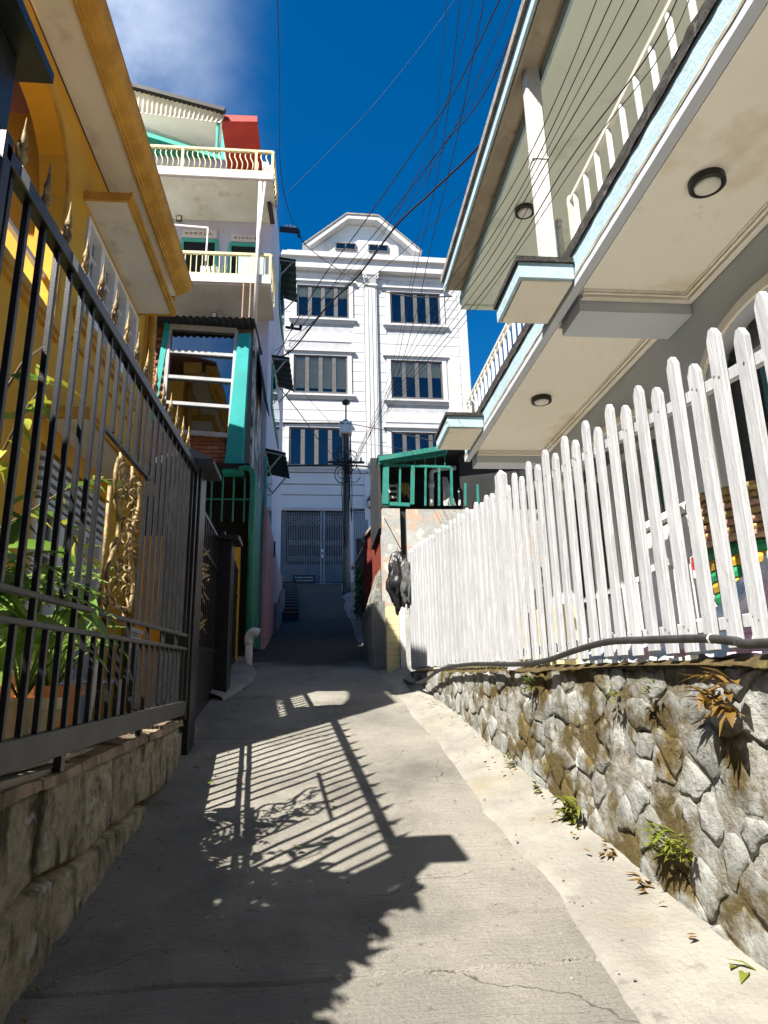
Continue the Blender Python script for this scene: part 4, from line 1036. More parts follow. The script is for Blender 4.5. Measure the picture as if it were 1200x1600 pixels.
# dense hedge off the near end of the courtyard, shading the foreground
hb = root('courtyard_bush', 'dense leafy bush beside the open gate leaf', 'shrub', (-1.7, 1.2, -.2))
for k in range(5): G().tube([(-1.95 + .2 * k, 1.0 + .2 * k, -.3), (-1.9 + .17 * k, 1.1 + .16 * k, .8), (-1.9 + .15 * k, 1.1 + .2 * k, 1.6)], [.03, .022, .01], 6).build('trunk', M['stem'], hb)
g = G()
for k in range(4200):
    u, v = rs.uniform(0, 1), rs.uniform(0, 1)
    y_ = .25 + 1.95 * u
    top = 2.15 - .35 * abs(u - .6) + .25 * noise.noise(Vector((y_ * 4, v * 3, 2)))
    xlim = -max(1.2, .54 * y_ + .06)
    c = Vector((xlim - .9 * v, y_, rs.uniform(-.25, top + .25)))
    dx_ = -1 - c.x; y1_, z1_ = c.y + 1.02 * dx_, c.z - 1.768 * dx_      # leaves cut back along the sun's path to shape the hedge's shadow edge
    if z1_ > (.66 + 3.0 * (y1_ - 1.51) if y1_ < 1.88 else 1.72 - 1.25 * (y1_ - 1.9)) + rs.uniform(-.1, .1): continue
    leaf(g, c, (rs.uniform(-1, 1), rs.uniform(-1, 1), rs.uniform(-.6, .6)), (0, 0, 1), rs.uniform(.08, .15), rs.uniform(.045, .075), .3, 2)
g.build('foliage', M['leafdark'], hb)
# chair and leaning plank in the courtyard
cr_ = root('plastic_chair', 'white plastic chair with square holes in its back, behind the fence bars', 'chair', (-1.75, 5.9, -.24))
G().box(-1.95, -1.55, 5.75, 6.15, .14, .165).build('seat', M['white'], cr_)
bk = G()
for i in range(6): bk.box(-1.55, -1.535, 5.76 + .072 * i, 5.79 + .072 * i, .166, .58)
for i in range(6): bk.box(-1.5335, -1.52, 5.75, 6.16, .2 + .07 * i, .232 + .07 * i)
bk.build('backrest', M['white'], cr_)
for a in (-1.93, -1.57):
    for c in (5.78, 6.12): G().box(a - .018, a + .018, c - .018, c + .018, -.22, .139).build('leg', M['white'], cr_)
pk = root('leaning_plank', 'white plank leaning in the courtyard behind the lower fence bars', 'plank', (-1.6, 5.1, -.22))
G().bar((-1.6, 5.1, -.2), (-1.6, 5.3, .42), .02, .06).build('board', M['white'], pk)

# ================================================================== TEAL ANNEX AND PALE BLUE HOUSE (left, further up)
an = root('teal_annex', 'narrow annex with big grey framed window, brick infill and teal corner column', 'building', (-1.8, 9.7, .5))
G().box(-2.9, -1.03, 9.76, 11.28, 3.30, 5.62).build('wall_core', M['brickgap'], an)
G().box(-1.028, -1.0, 9.75, 11.28, 3.30, 5.66).build('side_wall', M['dirtywhite'], an)
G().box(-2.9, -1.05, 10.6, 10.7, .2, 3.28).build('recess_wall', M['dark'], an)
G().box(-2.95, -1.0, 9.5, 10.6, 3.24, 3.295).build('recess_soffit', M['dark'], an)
bm_ = G().box(0, .19, 0, .03, 0, .058).mesh('brick', M['brick'], bevel=.005)
for r in range(36):
    z = 3.33 + .066 * r
    for c in range(10):
        x = -2.88 + .2 * c + (.1 if r % 2 else 0)
        if x > -1.42 or (z > 3.78 and x > -2.5): continue
        inst('brick', bm_, an, (x, 9.727 + rs.uniform(-.003, .003), z))
def quad_ony(pts, Y): return [ony(px, py, Y) for px, py in pts]
# window: outer frame follows the photo's four corners
wy = 9.66
tl, tr_, br_, bl = quad_ony([(266, 510), (370, 517), (358, 681), (253, 673)], wy)
fr = G().bar(tl, tr_, .05, .07).bar(bl, br_, .05, .07).bar(tl, bl, .06, .05, up=(1, 0, 0)).bar(tr_, br_, .06, .05, up=(1, 0, 0)).build('window', M['greypvc'], an)
for f in (.245, .49, .735):
    G().bar(tl.lerp(bl, f), tr_.lerp(br_, f), .04, .05).build('transom', M['greypvc'], fr)
for i, (f0, f1) in enumerate(((0, .245), (.245, .49), (.49, .735), (.735, 1))):
    a, b_, c, d = tl.lerp(bl, f0), tr_.lerp(br_, f0), tr_.lerp(br_, f1), tl.lerp(bl, f1)
    e = Vector((0, .035, 0)); g = G(); g.hexa([d + e, c + e, c + e * 1.2, d + e * 1.2, a + e, b_ + e, b_ + e * 1.2, a + e * 1.2]); g.build('pane', M['mirror'], fr)
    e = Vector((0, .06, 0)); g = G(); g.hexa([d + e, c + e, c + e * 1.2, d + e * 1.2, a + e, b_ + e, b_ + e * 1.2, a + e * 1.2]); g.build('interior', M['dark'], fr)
g = G(); g.face(quad_ony([(258, 500), (266, 508), (240, 660), (236, 640)], 9.62)); g.build('teal_cloth', M['teal'], an)
# teal corner column, flared foot
q = quad_ony([(372, 521), (391, 519), (378, 735), (350, 735)], 9.6)
g = G(); dp = Vector((0, .22, 0)); g.hexa([q[3], q[2], q[2] + dp, q[3] + dp, q[0], q[1], q[1] + dp, q[0] + dp]); g.build('column', M['teal'], an, bevel=.008)
q = quad_ony([(352, 712), (380, 712), (380, 738), (346, 738)], 9.58)
g = G(); g.hexa([q[3], q[2], q[2] + dp, q[3] + dp, q[0], q[1], q[1] + dp, q[0] + dp]); g.build('column_foot', M['teal'], an, bevel=.02)
# small corrugated roof over the window
def corr(u0, u1, n, amp): return [(u0 + (u1 - u0) * i / n, amp * math.sin(i * math.pi / 2)) for i in range(n + 1)]
def corr_sheet(p00, p10, p01, p11, nrm, n, amp):     # corrugated along u
    g = G(); nrm = Vector(nrm).normalized(); V = []
    for i in range(n + 1):
        u = i / n; a = Vector(p00).lerp(Vector(p10), u); c = Vector(p01).lerp(Vector(p11), u); o = nrm * amp * math.sin(i * math.pi / 2)
        V.append((g.b.verts.new(a + o), g.b.verts.new(c + o)))
    for A, B in zip(V, V[1:]): g.b.faces.new([A[0], B[0], B[1], A[1]])
    r = bmesh.ops.solidify(g.b, geom=list(g.b.faces), thickness=.006)
    return g
corr_sheet((-2.75, 9.38, 5.60), (-.98, 9.38, 5.60), (-2.75, 10.9, 5.80), (-.98, 10.9, 5.80), (0, 0, 1), 72, .018).build('awning_roof', M['blacksheet'], an)
# dark corrugated awning folded along the side
a0, a1 = onx(400, 545, -.99), onx(407, 645, -.99)
g = corr_sheet((-.985, 10.0, 5.45), (-.985, 11.2, 5.45), (-.86, 10.0, 4.55), (-.86, 11.2, 4.75), (1, 0, .3), 24, .012); g.build('side_awning', M['blacksheet'], an)
# teal planks on the alley side and railings with spikes
pm_ = G().box(-.012, .012, 0, .105, 0, 2.55).mesh('plank', M['tealdk'], bevel=.004)
for k in range(14): inst('plank', pm_, an, (-.965 + .002 * (k % 3), 9.72 + .112 * k, .72))
g = G()
g.bar((-1.75, 9.5, 2.75), (-1.0, 9.5, 2.75), .02)
g.build('spike_rail', M['tealdk'], an)
for k in range(5):
    x = -1.68 + .155 * k
    G().tube([(x, 9.5, 2.42), (x, 9.5, 3.02), (x, 9.5, 3.1)], [.014, .014, .002], 6).build('spike', M['tealdk'], an)
G().tube(smooth_path([Vector((-1.15, 9.5, 3.2)), Vector((-1.02, 9.5, 3.22)), Vector((-.95, 9.5, 3.1)), Vector((-.95, 9.5, 2.6))], 5) + [Vector((-.95, 9.52, .75))], .04, 10).build('teal_pipe', M['tealdk'], an, smooth=True)
G().box(-2.9, -1.1, 9.45, 9.62, -.1, 2.2).build('yard_wall', M['yellow'], an)
dp_ = root('drain_pipe', 'white plastic drain pipe stub with elbow standing at the foot of the teal planks', 'pipe', (-.93, 9.45, .35))
G().tube([(-.93, 9.45, .37), (-.93, 9.45, .70)], .05, 14).build('pipe', M['pvc'], dp_, smooth=True)
G().tube(smooth_path([Vector((-.93, 9.45, .70)), Vector((-.93, 9.45, .80)), Vector((-.88, 9.42, .86)), Vector((-.80, 9.42, .84))], 5), .058, 14).build('elbow', M['pvc'], dp_, smooth=True)

bh = root('pale_blue_house', 'tall pale blue house with two balconies behind the teal annex', 'house', (-2, 11.3, .7))
BX = -.92
g = G(); g.box(-6.5, BX, 11.3, 16.4, .0, 10.15)
g.build('wall', M['paleblue'], bh)
G().box(-6.5, BX - .1, 11.5, 16.4, 10.152, 10.4).build('parapet', M['paleblue'], bh)
G().prism([(11.2, .4), (16.3, 1.4), (16.2, 2.75), (14.8, 2.72), (11.2, 3.1)], 'x', BX + .003, -.86).build('base_wall', M['pink'], bh)
g = G(); g.prism([(13.3, .9), (14.6, 1.2), (14.6, 1.95), (13.3, 1.75)], 'x', -.858, -.80); g.prism([(14.6, 1.2), (16.6, 1.6), (16.6, 2.55), (15.4, 2.3), (14.6, 2.0)], 'x', -.859, -.81); g.build('base_plinth', M['brown'], bh)
G().box(-.86, -.83, 13.0, 13.1, 2.62, 2.92).build('wall_bracket', M['black'], bh)
# balconies
wav = [(0, 0.03 * math.sin(q * 6.28) * (1 - q), .02 + .44 * q) for q in [i / 10 for i in range(11)]]
wav_me = G().tube([(0.035 * math.sin(p[2] * 13) * (1 - abs(p[2] - .22) / .5), -0.02 * math.sin(p[2] * 9), p[2]) for p in wav], .011, 5).mesh('baluster', M['rail'], smooth=True)
str_me = G().tube([(0, 0, 0), (0, 0, .46)], .010, 5).mesh('baluster', M['rail'])
def balcony(z0, zt, xr, me, rail_h, pitch, label):
    s = G().box(-4.5, xr, 10.2, 11.297, z0, zt).build('balcony_slab', M['slab'], bh, label=label)
    G().box(-4.5, xr + .012, 10.16, 10.198, z0 + .03, zt + .05).build('slab_lip', M['white'], s)
    zr = zt + rail_h
    G().bar((-4.5, 10.2, zr), (xr, 10.2, zr), .045).build('top_rail', M['rail'], s)
    G().bar((-4.5, 10.2, zt + .07), (xr, 10.2, zt + .07), .03).build('bottom_rail', M['rail'], s)
    G().bar((xr, 10.2, zr), (xr, 11.3, zr), .045).build('side_rail', M['rail'], s)
    for xp in (-2.4, -1.12, xr - .01): G().box(xp - .022, xp + .022, 10.18, 10.22, zt + .05, zr).build('rail_post', M['rail'], s)
    x = xr - .1
    while x > -3.1: inst('baluster', me, s, (x, 10.2, zt + .06), scale=(1, 1, (rail_h - .06) / .46)); x -= pitch
    y = 10.3
    while y < 11.2: inst('baluster', me, s, (xr, y, zt + .06), rot=(0, 0, 1.57), scale=(1, 1, (rail_h - .06) / .46)); y += .12
    return s
b1 = balcony(6.70, 6.83, -.82, str_me, .47, .095, 'lower balcony with straight cream bars')
b2 = balcony(8.80, 8.93, -.82, wav_me, .50, .092, 'upper balcony with wavy cream bars')
# terrace roof, teal wall behind, red sheet roof
q = [ony(px, py, 10.2) for px, py in ((150, 125), (352, 178), (347, 192), (150, 168))]
corr_sheet(q[0], q[1], q[3], q[2], (0, -1, 0), 110, .016).build('corrugated_band', M['sheet'], bh)
G().bar(q[0] + Vector((0, -.04, .03)), q[1] + Vector((0, -.04, .02)), .1, .08).build('roof_edge', M['blacksheet'], bh)
bl_, br2 = ony(120, 172, 11.7), ony(345, 243, 11.7); up3 = Vector((0, 0, .02))
g = G(); g.hexa([q[3], q[2], br2, bl_, q[3] + up3, q[2] + up3, br2 + up3, bl_ + up3]); g.build('roof_underside', M['greensoffit'], bh)
G().box(-4.5, -1.35, 11.75, 11.85, 8.9, 11.6).build('terrace_wall', M['tealwall'], bh)
a, c = ony(341, 190, 10.25), ony(339, 236, 10.25); G().tube([a, c], .03, 8).build('roof_post', M['tealwall'], bh)
q = [ony(px, py, 10.25) for px, py in ((345, 179), (402, 181), (402, 190), (345, 189))]
g = G(); e = Vector((.02, 1.1, -.25)); g.hexa([q[3], q[2], q[2] + e, q[3] + e, q[0], q[1], q[1] + e, q[0] + e]); g.build('red_roof_sheet', M['red'], bh)
for k in range(6):
    p = q[0].lerp(q[1], k / 5); 
G().box(-1.25, -.83, 11.0, 11.25, 8.95, 9.5).build('red_store_box', M['rust'], bh)
G().box(-2.9, -2.7, 11.4, 11.5, 8.93, 9.6).build('terrace_doorway', M['dark'], bh); G().box(-2.2, -2.0, 11.4, 11.5, 8.93, 9.6).build('terrace_doorway', M['dark'], bh)
# first floor door, windows, vents
Yw = 11.3
def rect_w(x0, y0, x1, y1, Y=Yw): 
    a, c = ony(x0, y0, Y), ony(x1, y1, Y); return a.x, c.x, c.z, a.z
for (x0, y0, x1, y1) in ((284, 374, 338, 440), (358, 381, 402, 440)):
    a, c, z0, z1 = rect_w(x0, y0, x1, y1); z0 = 6.84
    g = G(); g.box(a, a + .05, Yw - .05, Yw - .002, z0, z1); g.box(c - .05, c, Yw - .05, Yw - .002, z0, z1); g.box(a + .05, c - .05, Yw - .05, Yw - .002, z1 - .06, z1)
    d = g.build('door', M['tealwall'], bh); G().box(a + .05, c - .05, Yw - .02, Yw - .003, z0, z1 - .06).build('dark_opening', M['dark'], d)
for (x0, y0, x1, y1) in ((285, 360, 339, 375), (362, 368, 408, 381)):
    a, c, z0, z1 = rect_w(x0, y0, x1, y1)
    v = G().box(a, c, Yw - .04, Yw - .003, z0, z1).build('vent', M['white'], bh)
    for k in range(2):
        xa = a + .06 + (c - a - .12) * k / 2; xb = a + .06 + (c - a - .12) * (k + 1) / 2 - .03
        G().box(xa, xb, Yw - .046, Yw - .0402, z0 + .05, z1 - .05).build('vent_hole', M['gutter'], v)
        g = G(); 
        for s in range(3): cx_ = xa + (xb - xa) * (s + .5) / 3; g.tube([(cx_ + .05 * math.cos(q), Yw - .05, (z0 + z1) / 2 + .04 * math.sin(q)) for q in [i * .6 for i in range(11)]], .008, 4)
        g.build('vent_scroll', M['white'], v)
# glazed sheet, white curtain, cartons and cactus on the lower balcony
G().box(-1.42, -.98, 10.6, 10.62, 6.85, 7.62).build('balcony_screen', M['lightblue'], bh)
bx = root('carton', 'brown carton standing on the lower balcony behind its rail', 'box', (-1.4, 10.4, 6.83), 'cartons on the lower balcony')
G().box(-1.45, -1.25, 10.35, 10.5, 6.833, 7.0).build('carton_body', M['strawpink'], bx); G().box(-1.45, -1.25, 10.35, 10.5, 7.001, 7.006).build('flap', M['sheet'], bx)
b2x = copy_tree(bx, (-1.08, 10.4, 6.83), 'brown carton at the right end of the lower balcony')
pl = root('potted_cactus', 'small branching cactus on the lower balcony', 'plant', (-1.75, 10.4, 6.83))
g = G()
for k in range(6): g.tube([(-1.75 + .05 * (k - 2.5), 10.4, 6.95), (-1.75 + .075 * (k - 2.5), 10.4 , 7.12 + .05 * (k % 3))], .015, 5)
g.build('stems', M['leaffern'], pl); G().lathe([(.05, 0), (.07, .13)], (-1.75, 10.4, 6.833), 10).build('pot', M['greypvc'], pl)
cu = root('hanging_towel', 'white towel hanging on the lower balcony behind the cactus', 'towel', (-1.9, 10.5, 6.9))
G().grid(10, 6, lambda u, v: (-2.05 + .3 * u, 10.5 + .02 * math.sin(u * 14), 6.86 + .40 * v)).build('towel_cloth', M['cloth'], cu, smooth=True)
# floodlights
def flood(x, y, z, label):
    t = root('floodlight', label, 'floodlight', (x, y, z), 'floodlights on the pale blue house')
    G().box(x - .05, x + .05, y - .03, y + .02, z - .06, z + .05).build('housing', M['black'], t, bevel=.01)
    G().box(x - .035, x + .035, y - .036, y - .0305, z - .045, z + .03).build('lens', M['lamp'], t)
p = ony(280, 342, 11.2); flood(p.x, p.y, p.z, 'small floodlight on the wall under the upper balcony')
p = ony(335, 493, 10.8); flood(p.x, p.y, p.z, 'small floodlight under the lower balcony')
# white drain pipes
g = G()
G().tube([ony(407, 285, 10.12), ony(398, 505, 10.12)], .032, 10).build('drainpipe', M['pvc'], bh, smooth=True)
G().tube([ony(414, 285, 10.12), ony(405, 370, 10.12), ony(402, 420, 10.12)], .02, 8).build('drainpipe', M['pvc'], bh, smooth=True)
G().tube([ony(381, 440, 10.12), ony(377, 520, 10.12)], .012, 6).build('conduit', M['strawpink'], bh); G().tube([ony(392, 440, 10.12), ony(388, 520, 10.12)], .012, 6).build('conduit', M['strawpink'], bh)
g = G(); g.bar(ony(268, 351, 10.3), ony(326, 356, 10.3), .025); g.bar(ony(325, 356, 10.3), ony(319, 440, 10.3), .025); g.build('clothes_frame', M['white'], bh)
G().bar(ony(417, 290, 10.6), ony(426, 350, 10.9), .07).build('strut', M['black'], bh)
# window awnings on the alley side, corrugated dark green with brackets
def awning(n0, f0, n1, f1, label):
    A, B = onx(*n0, BX), onx(*f0, BX)
    C = ony(*n1, A.y); D = ony(*f1, B.y)
    o = corr_sheet(A, B, C, D, (.3, 0, 1), 26, .016).build('window_awning', M['darksheet'], bh, label=label)
    m0 = A.lerp(C, .8)
    g = G(); g.bar(Vector((BX, A.y + .1, A.z - .45)), m0 + Vector((0, .1, -.02)), .025); g.bar(Vector((BX, B.y - .1, B.z - .45)), B.lerp(D, .8) + Vector((0, -.1, -.02)), .025)
    g.bar(A + Vector((.02, .06, -.05)), C + Vector((0, .06, -.04)), .025)
    g.build('bracket', M['steel'], o)
    w = G().box(BX + .003, BX + .03, A.y + .1, B.y - .1, A.z - 1.05, A.z - .12).build('window', M['tealwall'], bh)
    G().box(BX + .031, BX + .036, A.y + .18, B.y - .18, A.z - 1.0, A.z - .2).build('pane', M['glass'], w)
awning((436, 401), (443, 466), (462, 405), (464, 473), 'topmost dark green window awning')
awning((424, 554), (436, 604), (452, 558), (459, 612), 'middle dark green window awning')
awning((414, 700), (424, 742), (446, 707), (453, 748), 'lowest dark green window awning')
# stairs beside the pink wall
stp = root('stone_steps', 'narrow dark stone steps climbing beside the pink wall', 'steps', (-1.3, 17, 1.9))
for k in range(12):
    y = 15.4 + .8 * k; zt = gz(y + .8) + .03
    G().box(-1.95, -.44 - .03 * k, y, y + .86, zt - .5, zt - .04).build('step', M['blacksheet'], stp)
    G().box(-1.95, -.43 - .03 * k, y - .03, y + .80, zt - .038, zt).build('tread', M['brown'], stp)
G().prism([(16.2, 1.7), (24, 4.0), (24, 4.5), (16.2, 2.35)], 'x', -2.05, -1.96).build('stair_wall', M['pink'], stp)
# building further up on the left, seen only through its shade
hb2 = root('back_house', 'plain pale house hidden behind the pale blue house', 'house', (-4, 19, 2))
G().box(-7.5, -1.95, 17.5, 22.3, 1.0, 16.3).build('wall', M['paleblue'], hb2)
G().box(-7.6, -1.9, 17.4, 22.35, 16.302, 16.45).build('roof', M['slab'], hb2)

# ================================================================== WHITE TOWNHOUSE AT THE END
FZ = 4.27
wh = root('white_townhouse', 'white four storey townhouse with dark framed windows closing the alley', 'house', (0, 26.6, FZ), rz=.027)
def fb(x0, x1, z0, z1, d0, d1): return G().box(x0, x1, -d1, -d0, z0 - FZ, z1 - FZ)      # d = distance in front of the wall
fbuild = lambda g, n, m, p=None, **k: g.build(n, M[m], p or wh, local=True, **k)
LX, RX = -1.62, 6.62
WIN = [(-.97, 1.31, 15.99, 17.55), (3.16, 5.42, 15.86, 17.42), (-1.07, 1.22, 12.39, 14.14), (3.11, 5.38, 12.26, 14.05), (-1.22, 1.03, 9.12, 10.81), (3.05, 5.3, 9.0, 10.70)]
# core wall with window holes: columns of boxes
g = G()
for (xa, xb, ws) in ((LX, 1.9, WIN[0::2]), (1.9, RX, WIN[1::2])):
    zt = 19.0
    for (a, c, z0, z1) in ws:
        for b_ in (fb(xa, xb, z1, zt, -.3, 0),): pass
        g.box(xa, xb, 0, .3, z1 - FZ, zt - FZ); g.box(xa, a, 0, .3, z0 - FZ, z1 - FZ); g.box(c, xb, 0, .3, z0 - FZ, z1 - FZ); zt = z0
    g.box(xa, xb, 0, .3, 7.30 - FZ, zt - FZ)
g.box(LX, -1.6, 0, .3, -.3, 3.03); g.box(1.1, 1.42, 0, .3, -.3, 3.03); g.box(1.86, RX, 0, .3, -.3, 3.03)
g.box(LX, LX + .3, .3, 9, -.3, 14.7); g.box(RX - .3, RX, .3, 9, -.3, 14.7); g.box(LX, RX, 8.7, 9, -.3, 14.7); g.box(LX, RX, .3, 9, 14.6, 14.72)
fbuild(g, 'wall', 'gap')
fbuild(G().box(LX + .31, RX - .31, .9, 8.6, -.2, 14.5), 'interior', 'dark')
# siding boards, butted round windows, pilaster
def boards(xa, xb, z0, z1, ws, step=.46):
    z = z0
    while z < z1 - .05:
        zt = min(z + step, z1)
        segs = [(xa, xb)]
        for (a, c, w0, w1) in ws:
            if zt > w0 - .28 and z < w1 + .25:
                ns = []
                for s0, s1 in segs:
                    if a - .2 > s0: ns.append((s0, min(s1, a - .2)))
                    if c + .2 < s1: ns.append((max(s0, c + .2), s1))
                segs = ns
        for s0, s1 in segs:
            if s1 - s0 > .03: fbuild(fb(s0, s1, z + .012, zt - .012, .002, .03), 'siding_board', 'facade')
        z += step
boards(LX, 1.98, 8.85, 18.2, WIN[0::2]); boards(2.58, RX - .42, 8.85, 18.2, WIN[1::2])
fbuild(fb(RX - .40, RX, 4.3, 18.2, .002, .06), 'corner_board', 'facade')
# smoother panels of the ground floor
for z0, z1 in ((7.34, 7.85), (7.9, 8.3), (8.36, 8.82)): fbuild(fb(LX, 1.92, z0, z1, .002, .05), 'lower_panel', 'lowpanel'); fbuild(fb(2.6, RX, z0, z1, .002, .05), 'lower_panel', 'lowpanel')
fbuild(fb(LX, 1.90, 8.84, 8.92, .052, .11), 'string_course', 'trim'); fbuild(fb(LX, 1.2, 7.20, 7.32, .052, .16), 'string_course', 'trim')
fbuild(fb(1.87, 2.62, 4.2, 8.8, .002, .09), 'pilaster_base', 'lowpanel'); fbuild(fb(2.63, RX, 4.2, 7.3, .002, .05), 'lower_panel', 'lowpanel')
fbuild(fb(1.1, 1.41, 4.2, 7.19, .002, .05), 'lower_panel', 'lowpanel')
# pilaster with flutes and capital
g = G(); g.box(2.02, 2.54, -.16, -.002, 8.82 - FZ, 17.6 - FZ)
for k in range(3): g.box(2.08 + .16 * k, 2.16 + .16 * k, -.19, -.161, 8.95 - FZ, 17.5 - FZ)
pilr = fbuild(g, 'pilaster', 'trim')
g = G(); g.box(1.98, 2.58, -.21, -.002, 17.61 - FZ, 17.7 - FZ); g.box(1.92, 2.64, -.30, -.002, 18.1 - FZ, 18.3 - FZ)
g.hexa([(2.05, -.17, 17.7 - FZ), (2.51, -.17, 17.7 - FZ), (2.51, -.003, 17.7 - FZ), (2.05, -.003, 17.7 - FZ), (1.94, -.28, 18.1 - FZ), (2.62, -.28, 18.1 - FZ), (2.62, -.003, 18.1 - FZ), (1.94, -.003, 18.1 - FZ)])
for sx in (2.02, 2.54): g.tube([(sx + .07 * math.cos(q), -.3, 17.98 - FZ + .07 * math.sin(q)) for q in [i * .7 for i in range(10)]], .03, 5)
fbuild(g, 'capital', 'trim', pilr)
# windows
bl_h = {0: .3, 1: 0, 2: .82, 3: .38, 4: 0, 5: 0}
for i, (a, c, z0, z1) in enumerate(WIN):
    g = G(); f = .07
    g.box(a, c, -.035, .045, z0 - FZ, z0 + f - FZ); g.box(a, c, -.035, .045, z1 - f - FZ, z1 - FZ)
    for k in range(5):
        x = a + (c - a) * k / 4; w = .085 if 0 < k < 4 else f
        g.box(max(a, x - w), min(c, x + w), -.036, .046, z0 + f - FZ, z1 - f - FZ)
    w_ = fbuild(g, 'window', 'winframe')
    for k in range(4):
        xa = a + (c - a) * k / 4 + .09; xb = a + (c - a) * (k + 1) / 4 - .09
        fbuild(G().box(xa, xb, -.004, .002, z0 + f - FZ, z1 - f - FZ), 'pane', 'glass', w_)
        if bl_h[i]:
            h = (z1 - z0) * bl_h[i]; g = G(); nsl = max(3, int(h / .085))
            for s in range(nsl):
                zz = z1 - f - h * (s + 1) / nsl - FZ
                g.hexa([(xa, .02, zz), (xb, .02, zz), (xb, .04, zz), (xa, .04, zz), (xa, .035, zz + h / nsl), (xb, .035, zz + h / nsl), (xb, .042, zz + h / nsl), (xa, .042, zz + h / nsl)])
            fbuild(g, 'blind', 'blind', w_)
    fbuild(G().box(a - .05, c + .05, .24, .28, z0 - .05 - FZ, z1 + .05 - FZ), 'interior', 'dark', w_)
    # surround
    fbuild(fb(a - .19, a - .004, z0 - .06, z1 + .16, .002, .09), 'jamb_trim', 'trim', w_); fbuild(fb(c + .004, c + .19, z0 - .06, z1 + .16, .002, .09), 'jamb_trim', 'trim', w_)
    g = fb(a - .003, c + .003, z1 + .004, z1 + .16, .002, .09); fbuild(g, 'head_trim', 'trim', w_)
    fbuild(G().box(a - .34, c + .34, -.17, -.002, z1 + .165 - FZ, z1 + .25 - FZ), 'hood_mould', 'trim', w_)
    g = G(); g.box(a - .34, c + .34, -.16, -.002, z0 - .15 - FZ, z0 - .065 - FZ); g.box(a - .30, c + .30, -.12, -.002, z0 - .21 - FZ, z0 - .152 - FZ); g.box(a - .26, c + .26, -.08, -.002, z0 - .28 - FZ, z0 - .212 - FZ)
    fbuild(g, 'window_sill', 'trim', w_)
# cornice and parapet
fbuild(G().box(LX - .02, RX + .02, -.30, -.002, 18.31 - FZ, 18.40 - FZ), 'cornice', 'trim')
fbuild(G().box(LX, RX, -.22, -.001, 18.403 - FZ, 18.85 - FZ), 'frieze', 'trim')
g = G(); g.box(LX - .06, RX + .06, -.36, .3, 18.852 - FZ, 18.95 - FZ); g.box(LX - .02, RX + .02, -.28, .3, 18.952 - FZ, 19.12 - FZ); g.box(LX + .2, RX - .3, -.2, .3, 19.122 - FZ, 19.22 - FZ); fbuild(g, 'parapet', 'trim')
# attic gable with clipped top
gp_ = [(-.75, 19.55), (1.25, 21.33), (2.72, 21.33), (4.7, 19.55)]
g = G(); g.prism([(x, z - FZ) for x, z in [(-.4, 19.2), (-.4, 19.57), (1.33, 21.12), (2.65, 21.12), (4.34, 19.57), (4.34, 19.2)]], 'y', .35, .6); fbuild(g, 'gable', 'lowpanel')
g = G()
P_ = [(x, z - FZ) for x, z in gp_]; Q_ = [(-.42, 19.56 - FZ), (1.33, 21.12 - FZ), (2.65, 21.12 - FZ), (4.36, 19.56 - FZ)]
for i in range(3): g.prism([P_[i], P_[i + 1], Q_[i + 1], Q_[i]], 'y', -.1, .34)
fbuild(g, 'gable_eave', 'trim')
g = G(); 
for i in range(3): g.prism([P_[i], P_[i + 1], (P_[i + 1][0], P_[i + 1][1] + .07), (P_[i][0], P_[i][1] + .07)], 'y', -.14, 5)
fbuild(g, 'attic_roof', 'greywood')
g = G(); g.box(.3, 3.65, .2, .349, 19.3 - FZ, 20.05 - FZ); fbuild(g, 'attic_panel', 'trim')
for a, c in ((.73, 1.69), (2.25, 3.18)):
    g = G(); g.box(a, c, .12, .199, 19.62 - FZ, 19.66 - FZ); g.box(a, c, .12, .199, 19.94 - FZ, 19.98 - FZ)
    for x in (a, (a + c) / 2 - .025, c - .05): g.box(x, x + .05, .121, .198, 19.66 - FZ, 19.94 - FZ)
    w_ = fbuild(g, 'attic_window', 'winframe'); fbuild(G().box(a + .05, c - .05, .16, .165, 19.66 - FZ, 19.94 - FZ), 'pane', 'glass', w_); fbuild(G().box(a + .05, c - .05, .18, .19, 19.66 - FZ, 19.94 - FZ), 'interior', 'dark', w_)
# collapsible gate: vertical bars, scissor lattice rows, solid lower sheet
gt = root('folding_gate', 'grey collapsible steel gate with lattice rows closing the white townhouse', 'gate', (0, 26.55, FZ), rz=.027)
def gbuild(g, n, m='steel', p=None, **k): return g.build(n, M[m], p or gt, local=True, **k)
g = G()
for k in range(40):
    x = -1.56 + 2.64 * k / 39; g.box(x - .014, x + .014, -.04, .0, .05, 2.88)
gbuild(g, 'bar_screen')
g = G()
for zc in (2.42, 1.62, .98, 2.62):
    n = 19
    for k in range(n):
        xa = -1.2 + 2.26 * k / n; xb = xa + 2.26 / n
        for sg in (-1, 1): g.bar((xa, -.05, zc - sg * .1), (xb, -.05, zc + sg * .1), .012, .022)
gbuild(g, 'lattice_row')
gbuild(G().box(-1.56, 1.06, .012, .03, .05, .74), 'lower_sheet')
for x in (-1.58, .10, .22, 1.08): gbuild(G().box(x - .045, x + .045, -.07, .012, .0, 2.92), 'stile')
gbuild(G().box(-1.6, 1.1, -.08, .02, 2.925, 3.0), 'track'); gbuild(G().box(-1.6, 1.1, -.1, .1, -.1, .0), 'threshold')
for z in (1.0, 1.22): gbuild(G().box(.10, .2, -.10, -.071, z, z + .13), 'latch', 'white')
